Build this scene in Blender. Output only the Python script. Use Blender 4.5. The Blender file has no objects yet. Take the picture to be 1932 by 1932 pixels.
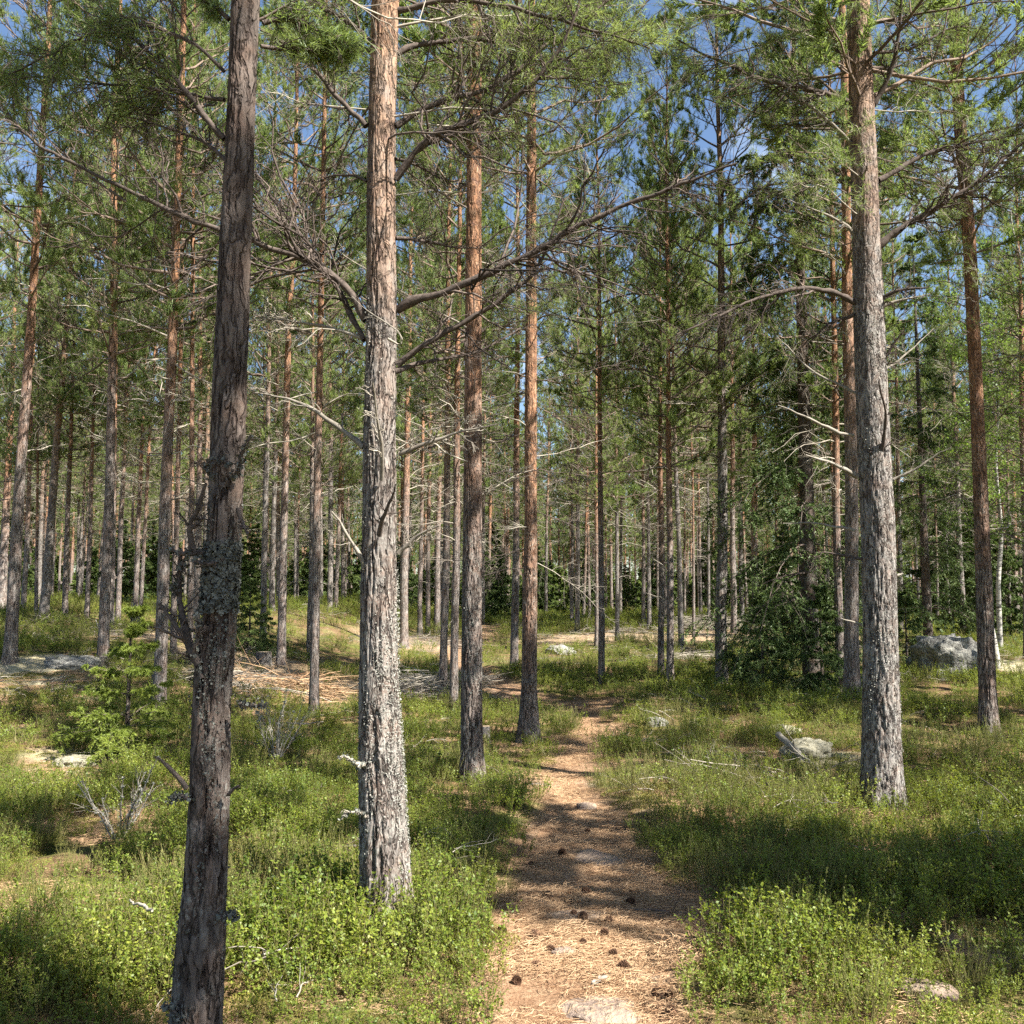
import bpy, math, random
import numpy as np
from mathutils import Vector, Matrix, Quaternion

random.seed(7)
RNG = np.random.default_rng(11)
C = bpy.context.scene.collection
scene = bpy.context.scene

# ------------------------------------------------------------------ camera
EYE = Vector((0.0, 0.0, 1.6))
PITCH = math.radians(5.2)
F = 1787.0                                   # focal length in units of a 1932-wide picture
cam_d = bpy.data.cameras.new('camera')
cam = bpy.data.objects.new('camera', cam_d); C.objects.link(cam)
cam.location = EYE; cam.rotation_euler = (math.pi/2 + PITCH, 0, 0)
cam_d.sensor_fit = 'HORIZONTAL'; cam_d.sensor_width = 36; cam_d.lens = 36*F/1932
cam_d.clip_start = 0.05; cam_d.clip_end = 1500
scene.camera = cam

# ------------------------------------------------------------------ light
SUN_EL = math.radians(47); SUN_AZ = math.radians(124.0)     # azimuth clockwise from +Y (the view direction)
SDIR = Vector((math.sin(SUN_AZ)*math.cos(SUN_EL), math.cos(SUN_AZ)*math.cos(SUN_EL), math.sin(SUN_EL)))
sun_d = bpy.data.lights.new('sun', 'SUN'); sun_d.energy = 5.0; sun_d.angle = math.radians(0.5)
sun_d.color = (1.0, 0.945, 0.86)
sun = bpy.data.objects.new('sun', sun_d); C.objects.link(sun)
sun.rotation_euler = SDIR.to_track_quat('Z', 'Y').to_euler(); sun.location = (20, -20, 30)
world = bpy.data.worlds.new('World'); scene.world = world; world.use_nodes = True
nt = world.node_tree; nt.nodes.clear()
def wn(t, **k):
    n = nt.nodes.new(t)
    for a, b in k.items(): setattr(n, a, b)
    return n
sky = wn('ShaderNodeTexSky', sky_type='NISHITA', sun_disc=False, sun_elevation=SUN_EL, sun_rotation=SUN_AZ,
         air_density=1.0, dust_density=0.6, ozone_density=3.0)
tc = wn('ShaderNodeTexCoord'); mp = wn('ShaderNodeMapping'); mp.inputs['Scale'].default_value = (1, 1, 2.6)
nz = wn('ShaderNodeTexNoise'); nz.inputs['Scale'].default_value = 2.6; nz.inputs['Detail'].default_value = 7; nz.inputs['Roughness'].default_value = 0.62
cr = wn('ShaderNodeValToRGB'); cr.color_ramp.elements[0].position = 0.56; cr.color_ramp.elements[1].position = 0.76
mx = wn('ShaderNodeMix', data_type='RGBA'); mx.inputs[7].default_value = (7.0, 7.6, 8.4, 1)
bg = wn('ShaderNodeBackground'); bg.inputs['Strength'].default_value = 0.06
ow = wn('ShaderNodeOutputWorld')
L = nt.links.new
L(tc.outputs['Generated'], mp.inputs['Vector']); L(mp.outputs[0], nz.inputs['Vector']); L(nz.outputs['Fac'], cr.inputs[0])
L(cr.outputs[0], mx.inputs[0]); L(sky.outputs[0], mx.inputs[6]); L(mx.outputs[2], bg.inputs[0]); L(bg.outputs[0], ow.inputs[0])
scene.view_settings.view_transform = 'Standard'; scene.view_settings.look = 'None'
scene.view_settings.gamma = 1.0; scene.view_settings.exposure = 1.82
cy = scene.cycles
cy.max_bounces = 5; cy.diffuse_bounces = 2; cy.glossy_bounces = 1; cy.transmission_bounces = 3; cy.transparent_max_bounces = 4
cy.use_adaptive_sampling = True; cy.adaptive_threshold = 0.02
cy.caustics_reflective = False; cy.caustics_refractive = False
cy.sample_clamp_indirect = 4.0; cy.use_denoising = False
scene.render.use_persistent_data = False

# ------------------------------------------------------------------ numeric noise
def _h(ix, iy, iz, seed):
    n = (ix*374761393 + iy*668265263 + iz*2147483647 + seed*1274126177) & 0xffffffff
    n = ((n ^ (n >> 13))*1274126177) & 0xffffffff
    n = (n ^ (n >> 16)) & 0xffffffff
    return n/4294967295.0
def vnoise(x, y, z=0.0, seed=0):
    x = np.asarray(x, float); y = np.asarray(y, float); z = np.asarray(z, float) + np.zeros_like(x)
    xi = np.floor(x).astype(np.int64); yi = np.floor(y).astype(np.int64); zi = np.floor(z).astype(np.int64)
    fx = x-xi; fy = y-yi; fz = z-zi
    fx = fx*fx*(3-2*fx); fy = fy*fy*(3-2*fy); fz = fz*fz*(3-2*fz)
    r = 0
    for a in (0, 1):
        for b in (0, 1):
            for c in (0, 1):
                r = r + _h(xi+a, yi+b, zi+c, seed)*(fx if a else 1-fx)*(fy if b else 1-fy)*(fz if c else 1-fz)
    return r*2-1
def fbm(x, y, z=0.0, seed=0, o=4):
    s = 0; a = 1.0; t = 0
    for i in range(o):
        s = s + a*vnoise(np.asarray(x)*2**i, np.asarray(y)*2**i, np.asarray(z)*2**i, seed+i*17); t += a; a *= 0.5
    return s/t
def sstep(a, b, x):
    t = np.clip((np.asarray(x, float)-a)/(b-a), 0, 1); return t*t*(3-2*t)

# ------------------------------------------------------------------ the lie of the land
def h_base(x, y):
    h = 0.55*sstep(17, 44, y) + 0.75*sstep(-2.5, -8, x)*sstep(9, 19, y) + 0.12*sstep(3, 9, x)*sstep(6, 20, y)
    h = h + 0.16*vnoise(np.asarray(x)*0.17+3.1, np.asarray(y)*0.17+9.7, 0, 5)*sstep(3, 9, y)
    h = h + 0.9*vnoise(np.asarray(x)*0.025+1.1, np.asarray(y)*0.025+5.5, 0, 9)*sstep(45, 120, np.hypot(x, y))
    return h
def px_dir(px, py):
    a = (px-966)/F; b = (966-py)/F
    return Vector((a, math.cos(PITCH)-b*math.sin(PITCH), math.sin(PITCH)+b*math.cos(PITCH)))
def ground_hit(px, py):
    """where the line of sight of a picture point meets the land"""
    d = px_dir(px, py); t = 1.0
    for i in range(4000):
        p = EYE + d*t
        if p.z <= float(h_base(p.x, p.y)): break
        t += 0.02 if t < 30 else 0.06
        if t > 160: break
    return p
def at_depth(px, py, Y):
    d = px_dir(px, py); return EYE + d*(Y/d.y)

# path edges, near stretch (from the camera to the bend)
_edge = [(2300, 780, 1400), (1932, 868, 1310), (1850, 895, 1285), (1760, 922, 1370), (1700, 940, 1370), (1640, 955, 1265), (1600, 975, 1190),
         (1500, 1003, 1145), (1440, 1032, 1125), (1400, 1062, 1150), (1380, 1085, 1205), (1355, 1080, 1130), (1336, 1030, 1165), (1325, 1010, 1190)]
_ys, _ls, _rs = [], [], []
for (py, l, r) in _edge:
    a = ground_hit(l, py); b = ground_hit(r, py)
    _ys.append(a.y); _ls.append(a.x); _rs.append(b.x)
_ys = np.array([-6, 0] + _ys); _ls = np.array([-0.9, -0.55] + _ls); _rs = np.array([0.3, 0.5] + _rs)
Y_BEND = _ys[-1]
# beyond the bend the path runs on to the left and then up again
_far = [ground_hit(1090, 1333), ground_hit(1010, 1322), ground_hit(930, 1290), ground_hit(880, 1262), ground_hit(850, 1235), ground_hit(890, 1215), ground_hit(930, 1195), ground_hit(915, 1180)]
def seg_dist(x, y, pts):
    d = np.full(np.shape(x), 1e9)
    for p, q in zip(pts[:-1], pts[1:]):
        dx, dy = q.x-p.x, q.y-p.y; L2 = dx*dx+dy*dy+1e-9
        t = np.clip(((x-p.x)*dx+(y-p.y)*dy)/L2, 0, 1)
        d = np.minimum(d, np.hypot(x-p.x-t*dx, y-p.y-t*dy))
    return d
def path_mask(x, y, soft=0.12):
    """1 on the trodden path, 0 off it"""
    x = np.asarray(x, float); y = np.asarray(y, float)
    l = np.interp(y, _ys, _ls); r = np.interp(y, _ys, _rs)
    w = 0.10*vnoise(x*2.3, y*2.3, 0, 21)+0.05*vnoise(x*7, y*7, 0, 22)
    inside = np.minimum(x-l, r-x)+w
    m = sstep(-soft, soft, inside)*sstep(Y_BEND+0.3, Y_BEND, y)
    m2 = sstep(0.62, 0.3, seg_dist(x, y, _far)+w)
    return np.maximum(m, m2*sstep(Y_BEND-1.5, Y_BEND, y))
# thin spots: (picture x, y, radius m along x, radius along y, 0 = dry litter / 1 = pale lichen and bleached moss)
_sp = [(90, 1270, 1.5, 1.6, 1), (20, 1300, 1.2, 0.8, 1), (150, 1430, .55, .7, 1), (520, 1290, 1.6, 1.6, 0), (690, 1310, 1.8, 1.3, 0), (800, 1215, 2.3, 2.6, 0),
       (450, 1245, 1.4, 1.6, 0), (1180, 1395, .7, .7, 0), (1550, 1430, .8, .55, 1), (1400, 1200, 3.6, 2.6, 0), (1120, 1205, 2.4, 2.4, 0), (1060, 1250, 0.1, .1, 0),
       (1820, 1480, .3, .3, 0), (1640, 1230, 2., 2., 0), (1850, 1800, .6, .25, 0), (1250, 1530, .35, .5, 0), (740, 1640, .12, .15, 0), (1290, 1445, .5, .35, 1), (1890, 1255, 1.2, 1.5, 1), (300, 1200, 1.5, 1.5, 0)]
SPOTS = [(ground_hit(a, b), rx, ry, k) for (a, b, rx, ry, k) in _sp]
def thin_mask(x, y, kind=None):
    x = np.asarray(x, float); y = np.asarray(y, float); m = np.zeros(np.shape(x))
    w = 0.45*fbm(x*1.3, y*1.3, 0, 31, 3)
    for p, rx, ry, k in SPOTS:
        if kind is not None and k != kind: continue
        d = np.hypot((x-p.x)/rx, (y-p.y)/ry)+w
        m = np.maximum(m, sstep(1.15, 0.75, d))
    return m
def height(x, y):
    x = np.asarray(x, float); y = np.asarray(y, float)
    pm = path_mask(x, y, 0.25); r = np.hypot(x, y)
    off = 1-pm
    h = h_base(x, y) - 0.05*pm
    h = h + (0.10*fbm(x*0.9, y*0.9, 0, 41, 3)+0.03*fbm(x*3.3, y*3.3, 0, 42, 3))*(0.35+0.65*off)*sstep(120, 30, r)
    h = h + 0.012*fbm(x*9, y*9, 0, 43, 2)*sstep(20, 8, r)
    return h
def gz(x, y): return float(height(np.array([x]), np.array([y]))[0])

# ------------------------------------------------------------------ mesh helpers
class Geo:
    def __init__(s): s.V = []; s.F3 = []; s.F4 = []; s.M3 = []; s.M4 = []; s.n = 0
    def add(s, V, F, mat=0):
        V = np.asarray(V, float).reshape(-1, 3); F = np.asarray(F, np.int64)
        if len(F):
            if F.shape[1] == 3: s.F3.append(F+s.n); s.M3.append(np.full(len(F), mat, np.int32))
            else: s.F4.append(F+s.n); s.M4.append(np.full(len(F), mat, np.int32))
        s.V.append(V); s.n += len(V)
    def mesh(s, name, mats, smooth=True):
        V = np.concatenate(s.V) if s.V else np.zeros((0, 3))
        f3 = np.concatenate(s.F3) if s.F3 else np.zeros((0, 3), np.int64)
        f4 = np.concatenate(s.F4) if s.F4 else np.zeros((0, 4), np.int64)
        mi = np.concatenate((s.M3 or [])+(s.M4 or [])) if (s.M3 or s.M4) else np.zeros(0, np.int32)
        me = bpy.data.meshes.new(name)
        me.vertices.add(len(V)); me.vertices.foreach_set('co', V.astype(np.float32).ravel())
        me.loops.add(len(f3)*3+len(f4)*4)
        me.loops.foreach_set('vertex_index', np.concatenate([f3.ravel(), f4.ravel()]).astype(np.int32))
        me.polygons.add(len(f3)+len(f4))
        ls = np.concatenate([np.arange(len(f3))*3, len(f3)*3+np.arange(len(f4))*4]).astype(np.int32)
        me.polygons.foreach_set('loop_start', ls)
        me.polygons.foreach_set('material_index', mi)
        me.polygons.foreach_set('use_smooth', np.full(len(mi), smooth))
        for m in (mats if isinstance(mats, (list, tuple)) else [mats]): me.materials.append(m)
        me.update(calc_edges=True)
        return me
    def obj(s, name, mats, parent=None, smooth=True, loc=None):
        o = bpy.data.objects.new(name, s.mesh(name, mats, smooth)); C.objects.link(o)
        if parent: o.parent = parent
        if loc is not None: o.location = loc
        return o
def norm(a): return a/np.maximum(np.linalg.norm(a, axis=-1, keepdims=True), 1e-9)
def tubes(g, P, R, sides=4, mat=0, cap=False):
    """P (B,N,3) polylines, R (B,N) radii"""
    P = np.asarray(P, float); R = np.asarray(R, float); B, N, _ = P.shape
    if B == 0: return
    T = norm(np.gradient(P, axis=1))
    ref = np.where(np.abs(T[:, :1, 2:3]) > 0.8, np.array([1., 0.2, 0]), np.array([0.1, 0, 1.]))
    U = norm(np.cross(T, ref)); W = np.cross(T, U)
    a = np.arange(sides)*2*math.pi/sides
    ring = (U[:, :, None, :]*np.cos(a)[None, None, :, None]+W[:, :, None, :]*np.sin(a)[None, None, :, None])*R[:, :, None, None]+P[:, :, None, :]
    V = ring.reshape(-1, 3)
    b = np.arange(B)[:, None, None]*N*sides; i = np.arange(N-1)[None, :, None]*sides; j = np.arange(sides)[None, None, :]; j2 = (j+1) % sides
    Fq = np.stack([b+i+j, b+i+j2, b+i+sides+j2, b+i+sides+j], -1).reshape(-1, 4)
    g.add(V, Fq, mat)
    if cap:
        for k in range(B):
            base = (k+1)*N*sides-sides
            if sides == 4: g.F4.append(np.array([[base, base+1, base+2, base+3]])+g.n-len(V)); g.M4.append(np.array([mat], np.int32))
def rperp(rng, T):
    r = rng.normal(size=T.shape); r -= (r*T).sum(-1, keepdims=True)*T; return norm(r)
def curves(rng, base, d, L, N=5, lift=0.0, wig=0.06):
    """bent polylines from base along d; lift bends them up (+) or down (-)"""
    B = len(base); t = np.linspace(0, 1, N)[None, :, None]
    L = L[:, None, None] if np.ndim(L) else L
    P = base[:, None, :]+d[:, None, :]*t*L
    lift = lift[:, None, None] if np.ndim(lift) else lift
    P = P+np.array([0, 0, 1.])*(t**2)*lift*L
    w = rng.normal(size=(B, N, 3))*wig; w[:, 0] = 0; w = np.cumsum(w, 1)*0.6
    return P+w*L
def pick(P, R, idx, t):
    N = P.shape[1]; f = t*(N-1); i = np.minimum(f.astype(int), N-2); u = (f-i)[:, None]
    a = P[idx, i]; b = P[idx, i+1]
    return a*(1-u)+b*u, norm(b-a), R[idx, i]*(1-u[:, 0])+R[idx, i+1]*u[:, 0]
def spawn(rng, P, R, n, t0=0.25, t1=1.0, ratio=0.35, ang=0.9, up=0.1, N=4, wig=0.06, rr=0.55, flat=0.0, lift=0.1, rmin=0.0008):
    B = len(P); idx = np.repeat(np.arange(B), n); t = rng.uniform(t0, t1, len(idx))
    b, T, r = pick(P, R, idx, t)
    plen = np.linalg.norm(np.diff(P, axis=1), axis=2).sum(1)[idx]
    pr = rperp(rng, T)
    if flat: pr = norm(pr*np.array([1, 1, 1-flat]))
    d = norm(T*math.cos(ang)+pr*math.sin(ang)+np.array([0, 0, up]))
    L = plen*ratio*rng.uniform(0.5, 1.3, len(idx))*(1.15-0.6*t)
    Q = curves(rng, b, d, L, N, lift, wig)
    r0 = np.minimum(r*0.75, np.maximum(r*rr, rmin))
    RR = r0[:, None]*np.linspace(1, 0.45, N)[None, :]
    return Q, np.maximum(RR, rmin*0.6)
def tufts(g, rng, base, d, k, ln=0.07, w=0.007, spread=0.9, back=0.1, mat=0):
    """pine needles: k thin triangles about each shoot end"""
    B = len(base); idx = np.repeat(np.arange(B), k)
    T = d[idx]; u = rng.uniform(-back, 0.01, (len(idx), 1))
    b = base[idx]+T*u
    nd = norm(T*rng.uniform(0.35, 1.0, (len(idx), 1))+rperp(rng, T)*spread*rng.uniform(0.5, 1.1, (len(idx), 1)))
    side = rperp(rng, nd)*w*0.5; l = ln*rng.uniform(0.75, 1.2, (len(idx), 1))
    V = np.stack([b-side, b+side, b+nd*l], 1).reshape(-1, 3)
    g.add(V, np.arange(len(V)).reshape(-1, 3), mat)

# ------------------------------------------------------------------ materials
def new_mat(name):
    m = bpy.data.materials.new(name); m.use_nodes = True; n = m.node_tree; n.nodes.clear(); return m, n
def N_(n, t, **k):
    x = n.nodes.new(t)
    for a, b in k.items():
        if a in ('inp',):
            for i, v in b.items(): x.inputs[i].default_value = v
        else: setattr(x, a, b)
    return x
def ramp(n, src, stops):
    r = N_(n, 'ShaderNodeValToRGB'); e = r.color_ramp.elements
    while len(e) < len(stops): e.new(0.5)
    for i, (p, c) in enumerate(stops):
        e[i].position = p; e[i].color = (*c, 1) if len(c) == 3 else c
    n.links.new(src, r.inputs[0]); return r.outputs[0]
def mixc(n, f, a, b, mode='MIX'):
    m = N_(n, 'ShaderNodeMix', data_type='RGBA', blend_type=mode)
    for i, v in ((0, f), (6, a), (7, b)):
        if isinstance(v, bpy.types.NodeSocket): n.links.new(v, m.inputs[i])
        else: m.inputs[i].default_value = v if i == 0 else (*v, 1)
    return m.outputs[2]
def math_(n, op, a, b=0.0, c=None, clamp=False):
    m = N_(n, 'ShaderNodeMath', operation=op, use_clamp=clamp)
    for i, v in enumerate((a, b) if c is None else (a, b, c)):
        if isinstance(v, bpy.types.NodeSocket): n.links.new(v, m.inputs[i])
        else: m.inputs[i].default_value = v
    return m.outputs[0]
def mapr(n, v, a, b, c=0.0, d=1.0):
    m = N_(n, 'ShaderNodeMapRange'); n.links.new(v, m.inputs[0])
    for i, x in enumerate((a, b, c, d)): m.inputs[i+1].default_value = x
    return m.outputs[0]
def noise(n, vec, s, d=4, r=0.55, dist=0.0):
    x = N_(n, 'ShaderNodeTexNoise'); x.inputs['Scale'].default_value = s; x.inputs['Detail'].default_value = d
    x.inputs['Roughness'].default_value = r; x.inputs['Distortion'].default_value = dist
    if vec is not None: n.links.new(vec, x.inputs['Vector'])
    return x.outputs['Fac']
def principled(n, col, rough=0.85, bump=None, bd=0.01, bs=1.0, spec=0.2):
    p = N_(n, 'ShaderNodeBsdfPrincipled'); o = N_(n, 'ShaderNodeOutputMaterial')
    if isinstance(col, bpy.types.NodeSocket): n.links.new(col, p.inputs['Base Color'])
    else: p.inputs['Base Color'].default_value = (*col, 1)
    p.inputs['Roughness'].default_value = rough; p.inputs['Specular IOR Level'].default_value = spec
    if bump is not None:
        b = N_(n, 'ShaderNodeBump'); b.inputs['Distance'].default_value = bd; b.inputs['Strength'].default_value = bs
        n.links.new(bump, b.inputs['Height']); n.links.new(b.outputs[0], p.inputs['Normal'])
    n.links.new(p.outputs[0], o.inputs[0]); return p
def leaf_mat(name, stops, trans=0.4, tcol=(0.16, 0.22, 0.03), scale=0.7, tm=1.0):
    """diffuse + light through the leaf; colour differs by leaf, by plant and by place"""
    m, n = new_mat(name)
    g = N_(n, 'ShaderNodeNewGeometry'); oi = N_(n, 'ShaderNodeObjectInfo')
    nz = noise(n, g.outputs['Position'], scale, 3)
    f = math_(n, 'MULTIPLY_ADD', g.outputs['Random Per Island'], 0.45, math_(n, 'MULTIPLY_ADD', oi.outputs['Random'], 0.25, math_(n, 'MULTIPLY_ADD', nz, 1.0, -0.35)))
    col = ramp(n, f, stops)
    d = N_(n, 'ShaderNodeBsdfDiffuse'); t = N_(n, 'ShaderNodeBsdfTranslucent'); n.links.new(col, d.inputs[0])
    tcm = mixc(n, 0.6, col, tcol); n.links.new(tcm, t.inputs[0])
    gl = N_(n, 'ShaderNodeBsdfGlossy'); gl.inputs['Roughness'].default_value = 0.5; gl.inputs[0].default_value = (.6, .65, .6, 1)
    a = N_(n, 'ShaderNodeMixShader'); a.inputs[0].default_value = trans
    n.links.new(d.outputs[0], a.inputs[1]); n.links.new(t.outputs[0], a.inputs[2])
    b = N_(n, 'ShaderNodeMixShader'); b.inputs[0].default_value = 0.035
    n.links.new(a.outputs[0], b.inputs[1]); n.links.new(gl.outputs[0], b.inputs[2])
    o = N_(n, 'ShaderNodeOutputMaterial'); n.links.new(b.outputs[0], o.inputs[0]); return m
def bark_mat(name, zlo=2.4, zhi=5.2, grey=(0.26, 0.225, 0.205), orange=(0.40, 0.175, 0.075), lichen=0.35, scale=20.0, lich_top=3.5):
    m, n = new_mat(name)
    tcn = N_(n, 'ShaderNodeTexCoord'); oi = N_(n, 'ShaderNodeObjectInfo')
    off = N_(n, 'ShaderNodeVectorMath', operation='SCALE'); n.links.new(oi.outputs['Location'], off.inputs[0]); off.inputs[3].default_value = 0.37
    ad = N_(n, 'ShaderNodeVectorMath', operation='ADD'); n.links.new(tcn.outputs['Object'], ad.inputs[0]); n.links.new(off.outputs[0], ad.inputs[1])
    obj = ad.outputs[0]
    sep = N_(n, 'ShaderNodeSeparateXYZ'); n.links.new(tcn.outputs['Object'], sep.inputs[0]); z = sep.outputs[2]
    wob = N_(n, 'ShaderNodeTexNoise'); wob.inputs['Scale'].default_value = 7; wob.inputs['Detail'].default_value = 3; n.links.new(obj, wob.inputs['Vector'])
    ws = N_(n, 'ShaderNodeVectorMath', operation='MULTIPLY_ADD'); n.links.new(wob.outputs['Color'], ws.inputs[0]); ws.inputs[1].default_value = (0.09, 0.09, 0.09); n.links.new(obj, ws.inputs[2])
    mpp = N_(n, 'ShaderNodeMapping'); mpp.inputs['Scale'].default_value = (1, 1, 0.26); n.links.new(ws.outputs[0], mpp.inputs['Vector'])
    vo = N_(n, 'ShaderNodeTexVoronoi', feature='DISTANCE_TO_EDGE'); vo.inputs['Scale'].default_value = scale; n.links.new(mpp.outputs[0], vo.inputs['Vector'])
    vc = N_(n, 'ShaderNodeTexVoronoi', feature='F1'); vc.inputs['Scale'].default_value = scale*2.1; n.links.new(mpp.outputs[0], vc.inputs['Vector'])
    mp2 = N_(n, 'ShaderNodeMapping'); mp2.inputs['Scale'].default_value = (1, 1, 0.15); n.links.new(ws.outputs[0], mp2.inputs['Vector'])
    lng = noise(n, mp2.outputs[0], scale*1.1, 3, 0.6, 0.15)
    ck = mapr(n, math_(n, 'ABSOLUTE', math_(n, 'SUBTRACT', lng, 0.5)), 0.0, 0.055)
    brk = mapr(n, vo.outputs['Distance'], 0.0, 0.05, 0.62, 1.0)
    fis = math_(n, 'MULTIPLY', ck, brk)
    fine = noise(n, mpp.outputs[0], 55, 5, 0.65); mid = noise(n, obj, 9, 4, 0.6); big = noise(n, obj, 1.7, 3)
    hz = math_(n, 'ADD', z, math_(n, 'MULTIPLY_ADD', big, 3.2, math_(n, 'MULTIPLY_ADD', oi.outputs['Random'], 1.8, -2.5)))
    fo = mapr(n, hz, zlo, zhi)
    fo2 = math_(n, 'MULTIPLY_ADD', math_(n, 'SUBTRACT', mid, 0.5), 1.1, fo, clamp=True)
    cell = N_(n, 'ShaderNodeSeparateColor'); n.links.new(vc.outputs['Color'], cell.inputs[0])
    g1 = mixc(n, cell.outputs[0], tuple(c*0.62 for c in grey), tuple(c*1.3 for c in grey))
    g1 = mixc(n, mapr(n, mid, 0.42, 0.7), g1, tuple(c*0.85*k for c, k in zip(grey, (1.08, .95, .88))))
    o1 = mixc(n, cell.outputs[1], tuple(c*0.5 for c in orange), tuple(min(1, c*1.35) for c in orange))
    o1 = mixc(n, mapr(n, fine, 0.5, 0.72), o1, (0.46, 0.30, 0.19))
    o1 = mixc(n, mapr(n, mid, 0.55, 0.68), o1, (0.17, 0.10, 0.075))
    base = mixc(n, fo2, g1, o1)
    ff = math_(n, 'MULTIPLY_ADD', fo, -0.45, 0.85)
    crack = math_(n, 'MULTIPLY', math_(n, 'SUBTRACT', 1.0, fis), ff)
    base = mixc(n, crack, base, (0.045, 0.032, 0.027))
    ln = noise(n, obj, 60, 4, 0.75); lb = noise(n, obj, 3.3, 2)
    lf = math_(n, 'MULTIPLY', mapr(n, ln, 0.50, 0.58), mapr(n, lb, 0.6-lichen*0.5, 0.7-lichen*0.5))
    lf = math_(n, 'MULTIPLY', math_(n, 'MULTIPLY', lf, mapr(n, z, lich_top+1.5, lich_top-1.0)), mapr(n, fis, 0.2, 0.6))
    base = mixc(n, math_(n, 'MULTIPLY', lf, 0.6), base, (0.36, 0.36, 0.32))
    base = mixc(n, 0.5, base, mixc(n, fine, (0.35, 0.35, 0.35), (1.5, 1.5, 1.5)), 'MULTIPLY') if False else base
    hgt = math_(n, 'ADD', math_(n, 'MULTIPLY', fis, 0.7), math_(n, 'ADD', math_(n, 'MULTIPLY', fine, 0.55), math_(n, 'MULTIPLY', cell.outputs[2], 0.25)))
    principled(n, base, 0.9, hgt, 0.014, 1.0, 0.15); return m
def plain_mat(name, a, b, s=30, rough=0.9, bd=0.003, obj=True, stretch=(1, 1, 1)):
    m, n = new_mat(name); t = N_(n, 'ShaderNodeTexCoord'); g = N_(n, 'ShaderNodeNewGeometry')
    mpp = N_(n, 'ShaderNodeMapping'); mpp.inputs['Scale'].default_value = stretch; n.links.new(t.outputs['Object'], mpp.inputs['Vector'])
    f = noise(n, mpp.outputs[0], s, 4, 0.65)
    f2 = math_(n, 'MULTIPLY_ADD', g.outputs['Random Per Island'], 0.6, math_(n, 'SUBTRACT', f, 0.3))
    principled(n, ramp(n, f2, [(0.15, a), (0.75, b)]), rough, f, bd, 1.0, 0.15); return m

M_bark = bark_mat('pine_bark', zlo=2.4, zhi=6.0, orange=(0.36, 0.185, 0.10))
M_bark_grey = bark_mat('pine_bark_grey', zlo=4.2, zhi=8.0, grey=(0.225, 0.205, 0.19), orange=(0.30, 0.18, 0.11), lichen=0.55, lich_top=4.5)
M_bark_near = bark_mat('pine_bark_near', zlo=3.0, zhi=5.6, grey=(0.225, 0.20, 0.18), orange=(0.34, 0.20, 0.12), lichen=0.6, scale=17, lich_top=2.0)
M_bark_lean = bark_mat('pine_bark_shaded', zlo=4.2, zhi=7.0, grey=(0.135, 0.11, 0.095), orange=(0.21, 0.14, 0.10), lichen=0.3, scale=15, lich_top=1.6)  # leaning pine: bark colour darkened to deepen the shade it stands in
M_bark_red = bark_mat('pine_bark_reddish', zlo=0.8, zhi=3.6, grey=(0.20, 0.165, 0.145), orange=(0.29, 0.15, 0.085), lichen=0.3)
M_bark_dark = bark_mat('spruce_bark', zlo=30, zhi=40, grey=(0.13, 0.11, 0.095), lichen=0.3, scale=30)
M_live = plain_mat('live_branch', (0.08, 0.062, 0.05), (0.24, 0.18, 0.14), 18)
M_dead = plain_mat('dead_twig', (0.12, 0.10, 0.085), (0.42, 0.38, 0.31), 6)
M_pale = plain_mat('bleached_wood', (0.12, 0.105, 0.085), (0.33, 0.30, 0.25), 22, stretch=(1, 1, .3))
M_limb = plain_mat('dark_limb', (0.035, 0.028, 0.024), (0.17, 0.135, 0.115), 40)
M_needle = leaf_mat('pine_needles', [(0.0, (0.075, 0.125, 0.055)), (0.4, (0.17, 0.24, 0.08)), (0.75, (0.27, 0.32, 0.10)), (1.0, (0.38, 0.38, 0.13))], 0.5, (0.34, 0.44, 0.08), 0.5)
M_spruce = leaf_mat('spruce_needles', [(0.0, (0.045, 0.075, 0.026)), (0.5, (0.095, 0.145, 0.042)), (1.0, (0.18, 0.22, 0.06))], 0.2, (0.10, 0.15, 0.03), 0.8)
M_sapling = leaf_mat('young_spruce_needles', [(0.0, (0.12, 0.17, 0.03)), (0.5, (0.22, 0.28, 0.045)), (1.0, (0.34, 0.37, 0.07))], 0.35, (0.22, 0.28, 0.04), 2.0)
M_birch_leaf = leaf_mat('birch_leaves', [(0.0, (0.07, 0.13, 0.022)), (0.5, (0.12, 0.20, 0.03)), (1.0, (0.19, 0.27, 0.05))], 0.5, (0.25, 0.36, 0.05), 0.9)
M_bil = leaf_mat('bilberry_leaves', [(0.0, (0.05, 0.09, 0.018)), (0.35, (0.115, 0.175, 0.026)), (0.7, (0.235, 0.285, 0.04)), (1.0, (0.40, 0.37, 0.08))], 0.45, (0.42, 0.47, 0.04), 0.9)
M_heath = leaf_mat('heather_sprigs', [(0.0, (0.10, 0.125, 0.035)), (0.45, (0.18, 0.205, 0.05)), (0.8, (0.30, 0.29, 0.08)), (1.0, (0.42, 0.35, 0.15))], 0.3, (0.35, 0.35, 0.08), 1.1)
M_straw = leaf_mat('dry_blades', [(0.0, (0.14, 0.15, 0.05)), (0.5, (0.28, 0.25, 0.11)), (1.0, (0.42, 0.36, 0.19))], 0.2, (0.3, 0.27, 0.12), 1.5)
M_stem = plain_mat('shrub_stem', (0.07, 0.075, 0.03), (0.17, 0.15, 0.06), 30)
M_nlit = plain_mat('fallen_needles', (0.21, 0.115, 0.06), (0.56, 0.39, 0.235), 3)
M_lichen = plain_mat('lichen', (0.19, 0.19, 0.165), (0.36, 0.355, 0.31), 30)
M_lichen_dark = plain_mat('beard_lichen', (0.05, 0.052, 0.046), (0.18, 0.185, 0.16), 30)
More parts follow.
